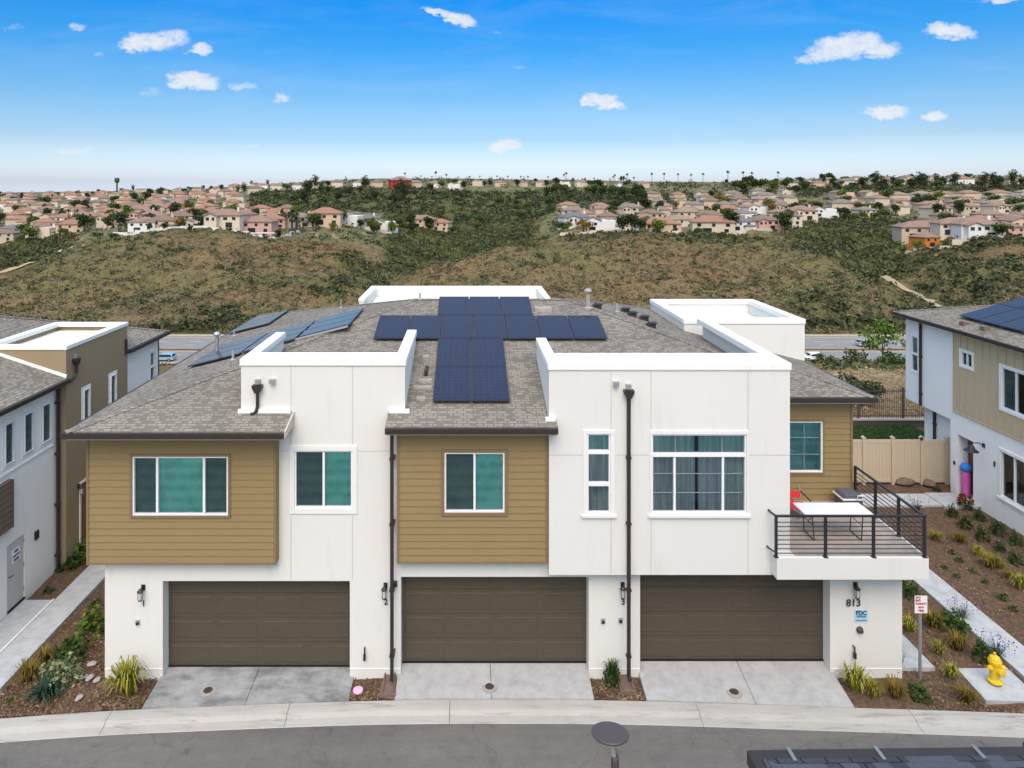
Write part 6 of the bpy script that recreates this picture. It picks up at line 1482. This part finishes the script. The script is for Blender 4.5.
gardens(16, ['dark','mid','tall'], (.7,1.2), (770,1050), (630,720), 'by the right ridge houses')
grove(16, (-10,270), (640,860), ['dark','mid','tall'], (.7,1.1), 'on the left skyline', '')
grove(8, (640,1040), (690,800), ['dark','dark','mid'], (.7,1.1), 'on the right skyline', '')
for px,Y,k,s in [(22,700,'tall',.8),(405,690,'fan',.95),(421,700,'fan',.7),(436,690,'fan',1.15),(446,690,'fan',.95),(458,700,'fan',.7),(432,700,'fan',.7),(470,720,'fan',.7),(480,720,'fan',.75),(497,720,'fan',.8),(508,720,'fan',.8),(521,720,'fan',.8),(528,720,'fan',.8),(536,720,'dark',.9),(548,720,'fan',.8),(556,720,'fan',.7),(564,720,'fan',1.0),(566,720,'fan',1.15),(573,720,'date',1.2),(585,720,'fan',.7),(594,720,'fan',.7),(610,710,'fan',.7),(613,720,'fan',.9),(615,720,'fan',1.05),(621,720,'date',1.6),(624,715,'date',1.6),(627,720,'fan',1.15),(634,700,'fan',.9),(652,760,'fan',1.2),(664,760,'fan',1.2),(678,760,'fan',1.15),(691,760,'fan',1.1),(703,760,'fan',1.2),(728,760,'fan',1.4),(743,760,'fan',1.3),(752,760,'fan',1.2),(778,740,'fan',1.2),(38,640,'date',1.1),(52,600,'fan',.9),(58,600,'fan',1.05),(47,480,'date',1.1),(40,470,'date',1.0),(68,400,'fan',.95),(75,420,'fan',1.15),(77,410,'fan',.85),(88,430,'fan',.9),(66,420,'date',1.0),(143,380,'tall',.75),(92,700,'date',1.3),(192,700,'fan',.8),(238,640,'tall',.9),(244,640,'tall',1.05),(150,700,'dark',1.3),(160,700,'dark',1.4),(822,720,'dark',1.4),(828,720,'dark',1.5),(832,715,'dark',1.2),(845,720,'mid',1.0),(872,720,'dark',1.1),(912,720,'dark',1.0),(922,720,'dark',1.0),(935,720,'tall',.7),(967,720,'dark',1.0),(985,580,'tall',1.3),(993,575,'tall',1.3),(1000,580,'dark',1.5),(955,585,'tall',1.25),(925,580,'tall',1.2)]:
    tree(k, XA(px,Y), Y, s, f'{adj[k]} against the sky on the '+('left' if px<300 else 'wooded' if px<460 else 'centre' if px<800 else 'right')+' ridge', f'{adj[k]}s on the skyline')
print('trees', NT_[0], CNT, 'houses', len(HOUSES))

# ================================================================== SKY, SUN, CAMERA
scn = bpy.context.scene
w = bpy.data.worlds.new('World'); scn.world = w; w.use_nodes = True; t = w.node_tree; N = t.nodes; Lk = t.links
bg = N['Background']; sky = N.new('ShaderNodeTexSky'); sky.sky_type = 'NISHITA'; sky.sun_disc = False
EL, AZ = math.radians(50), math.radians(184)       # sun high, behind and a little right of the camera
sky.sun_elevation = EL; sky.sun_rotation = AZ; sky.air_density = 1.0; sky.dust_density = 1.2; sky.ozone_density = 1.5
def wm(op, a, b=0.0, clamp=False):
    n = N.new('ShaderNodeMath'); n.operation = op; n.use_clamp = clamp
    for s_, v in ((n.inputs[0],a),(n.inputs[1],b)):
        if hasattr(v,'is_output'): Lk.new(v,s_)
        else: s_.default_value = v
    return n.outputs[0]
tc = N.new('ShaderNodeTexCoord'); sep = N.new('ShaderNodeSeparateXYZ'); Lk.new(tc.outputs['Generated'], sep.inputs[0])
cs = N.new('ShaderNodeCombineXYZ'); Lk.new(sep.outputs[0], cs.inputs[0]); Lk.new(sep.outputs[1], cs.inputs[1]); Lk.new(wm('MAXIMUM', sep.outputs[2], .012), cs.inputs[2]); Lk.new(cs.outputs[0], sky.inputs[0])   # haze below the skyline stays pale
yv = wm('MAXIMUM', sep.outputs[1], .05); U = wm('DIVIDE', sep.outputs[0], yv); Vv = wm('DIVIDE', sep.outputs[2], yv)
rampn = N.new('ShaderNodeValToRGB'); el = rampn.color_ramp.elements
stops = SKY_STOPS
while len(el) < len(stops): el.new(.5)
for e_, (p_, c_) in zip(el, stops): e_.position = p_; e_.color = (*c_, 1)
Lk.new(sep.outputs[2], rampn.inputs[0])
mul = N.new('ShaderNodeMix'); mul.data_type = 'RGBA'; mul.blend_type = 'MULTIPLY'; mul.inputs[0].default_value = 1
# paler, warmer haze on the sun's half of the sky
hz_ = N.new('ShaderNodeMapRange'); hz_.interpolation_type = 'SMOOTHSTEP'; hz_.inputs['From Min'].default_value = .15; hz_.inputs['From Max'].default_value = .74; Lk.new(sep.outputs[1], hz_.inputs['Value'])
hm = N.new('ShaderNodeMix'); hm.data_type = 'RGBA'; Lk.new(hz_.outputs[0], hm.inputs[0]); 
ramp2 = N.new('ShaderNodeValToRGB'); el2 = ramp2.color_ramp.elements
while len(el2) < len(WARM_STOPS): el2.new(.5)
for e_, (p_, c_) in zip(el2, WARM_STOPS): e_.position = p_; e_.color = (*c_, 1)
Lk.new(sep.outputs[2], ramp2.inputs[0]); Lk.new(ramp2.outputs[0], hm.inputs[6]); Lk.new(rampn.outputs[0], hm.inputs[7])
Lk.new(sky.outputs[0], mul.inputs[6]); Lk.new(hm.outputs[2], mul.inputs[7])
sc2 = N.new('ShaderNodeVectorMath'); sc2.operation = 'SCALE'; sc2.inputs['Scale'].default_value = SKY_GAIN; Lk.new(mul.outputs[2], sc2.inputs[0])
def wnoise(scale, det, rough, off=0):
    cmb = N.new('ShaderNodeCombineXYZ'); Lk.new(U, cmb.inputs[0]); Lk.new(wm('MULTIPLY', Vv, 1.6), cmb.inputs[1]); cmb.inputs[2].default_value = off
    n = N.new('ShaderNodeTexNoise'); n.inputs['Scale'].default_value = scale; n.inputs['Detail'].default_value = det; n.inputs['Roughness'].default_value = rough; Lk.new(cmb.outputs[0], n.inputs['Vector']); return n.outputs['Fac']
n1 = wm('SUBTRACT', wnoise(34,6,.62,0), .5); n2 = wm('SUBTRACT', wnoise(34,6,.62,7.7), .5); n3 = wm('SUBTRACT', wnoise(110,4,.6,3.1), .5)
Uw = wm('ADD', U, wm('ADD', wm('MULTIPLY', n1, .045), wm('MULTIPLY', n3, .012))); Vw = wm('ADD', Vv, wm('ADD', wm('MULTIPLY', n2, .026), wm('MULTIPLY', n3, .008)))
clouds = [(148,42,27,9,1,0),(172,37,18,8,.9,0),(138,46,18,7,.9,0),(200,50,12,6,.95,0),(190,80,24,8,1,0),(204,84,18,7,1,0),(180,82,16,7,.9,0),(243,86,13,5,.6,0),(282,98,10,5,.8,0),(440,13,18,5,.95,.3),(460,19,18,6,1,.3),(78,27,9,4,.6,0),(602,101,17,7,1,0),(612,106,16,5,.9,0),(592,99,10,6,.9,0),
 (846,46,30,12,1,0),(864,42,20,11,1,0),(880,50,20,9,1,0),(826,54,24,8,.95,0),(806,60,10,5,.7,0),(950,31,22,7,1,0),(938,28,14,6,.9,0),(962,34,16,5,.9,0),(888,112,22,7,1,0),(880,114,16,5,.9,0),(936,115,13,6,.95,0),(506,145,15,6,.95,0),(500,148,12,4,.8,0),(517,69,11,3,.3,0),(1000,0,20,4,.9,0),(75,151,24,3.5,.5,0),(98,55,7,3,.4,0),(152,91,12,5,.3,0),(15,28,10,3,.3,0),(250,146,14,3,.25,0),(860,154,24,3,.25,0),(496,32,6,3,.35,0)]
dens = 0.0
for px,py,a,b,wt,sl in clouds:
    u0, v0 = (px-PX)/F, (PY-py)/F; du = wm('SUBTRACT', Uw, u0); dv = wm('ADD', wm('SUBTRACT', Vw, v0), wm('MULTIPLY', du, sl))
    q = wm('ADD', wm('POWER', wm('MULTIPLY', du, F/a/1.05), 2.0), wm('POWER', wm('MULTIPLY', dv, F/b/1.05), 2.0))
    g = wm('MULTIPLY', wm('SUBTRACT', 1.25, q, True), wt)
    dens = g if not hasattr(dens,'is_output') else wm('MAXIMUM', dens, g)
dens = wm('MULTIPLY', dens, wm('GREATER_THAN', sep.outputs[1], .05))
dens = wm('MULTIPLY', wm('ADD', dens, wm('ADD', wm('MULTIPLY', n3, .7), wm('MULTIPLY', n1, .9))), wm('GREATER_THAN', dens, .001))
mr = N.new('ShaderNodeMapRange'); mr.interpolation_type = 'SMOOTHSTEP'; mr.inputs['From Min'].default_value = .0; mr.inputs['From Max'].default_value = 1.35; Lk.new(dens, mr.inputs['Value'])
cm = N.new('ShaderNodeMix'); cm.data_type = 'RGBA'; Lk.new(wm('MULTIPLY', mr.outputs[0], .93), cm.inputs[0]); Lk.new(sc2.outputs[0], cm.inputs[6])
cm.inputs[7].default_value = CLOUD
Lk.new(cm.outputs[2], bg.inputs[0]); bg.inputs[1].default_value = SKY_STRENGTH
cmb = N.new('ShaderNodeCombineXYZ'); Lk.new(U, cmb.inputs[0]); Lk.new(wm('MULTIPLY', Vv, 5.0), cmb.inputs[1]); cmb.inputs[2].default_value = 4.4
vn = N.new('ShaderNodeTexNoise'); vn.inputs['Scale'].default_value = 3.2; vn.inputs['Detail'].default_value = 7; vn.inputs['Roughness'].default_value = .62; vn.inputs['Distortion'].default_value = .6; Lk.new(cmb.outputs[0], vn.inputs['Vector'])
vm = N.new('ShaderNodeMapRange'); vm.inputs['From Min'].default_value = .47; vm.inputs['From Max'].default_value = .85; vm.inputs['To Max'].default_value = .12; Lk.new(vn.outputs['Fac'], vm.inputs['Value'])
ve = N.new('ShaderNodeMix'); ve.data_type = 'RGBA'; Lk.new(wm('MULTIPLY', vm.outputs[0], wm('GREATER_THAN', sep.outputs[1], .05)), ve.inputs[0]); Lk.new(sc2.outputs[0], ve.inputs[6]); ve.inputs[7].default_value = CLOUD
Lk.new(ve.outputs[2], cm.inputs[6])
sl = bpy.data.lights.new('sun','SUN'); sl.energy = SUN; sl.angle = math.radians(SUN_ANGLE); sl.color = (1,.955,.89)
so = bpy.data.objects.new('sun', sl); C.objects.link(so)
d = Vector((math.cos(EL)*math.sin(AZ), math.cos(EL)*math.cos(AZ), math.sin(EL))); so.rotation_euler = d.to_track_quat('Z','Y').to_euler()
cam = bpy.data.cameras.new('camera'); co = bpy.data.objects.new('camera', cam); C.objects.link(co); co.location = (0,0,H); co.rotation_euler = (PI/2,0,0)
cam.sensor_width = 36; cam.lens = F/1024*36; cam.shift_x = (512-PX)/1024; cam.shift_y = -(384-PY)/1024; cam.clip_start = .1; cam.clip_end = 6000
scn.camera = co
vs = scn.view_settings; scn.display_settings.display_device = 'sRGB'; vs.view_transform = 'Standard'; vs.look = 'None'; vs.gamma = 1; vs.use_curve_mapping = False; vs.exposure = EXPOSURE
cy = scn.cycles; cy.max_bounces = 6; cy.transparent_max_bounces = 12; cy.use_denoising = True; cy.sample_clamp_indirect = 6
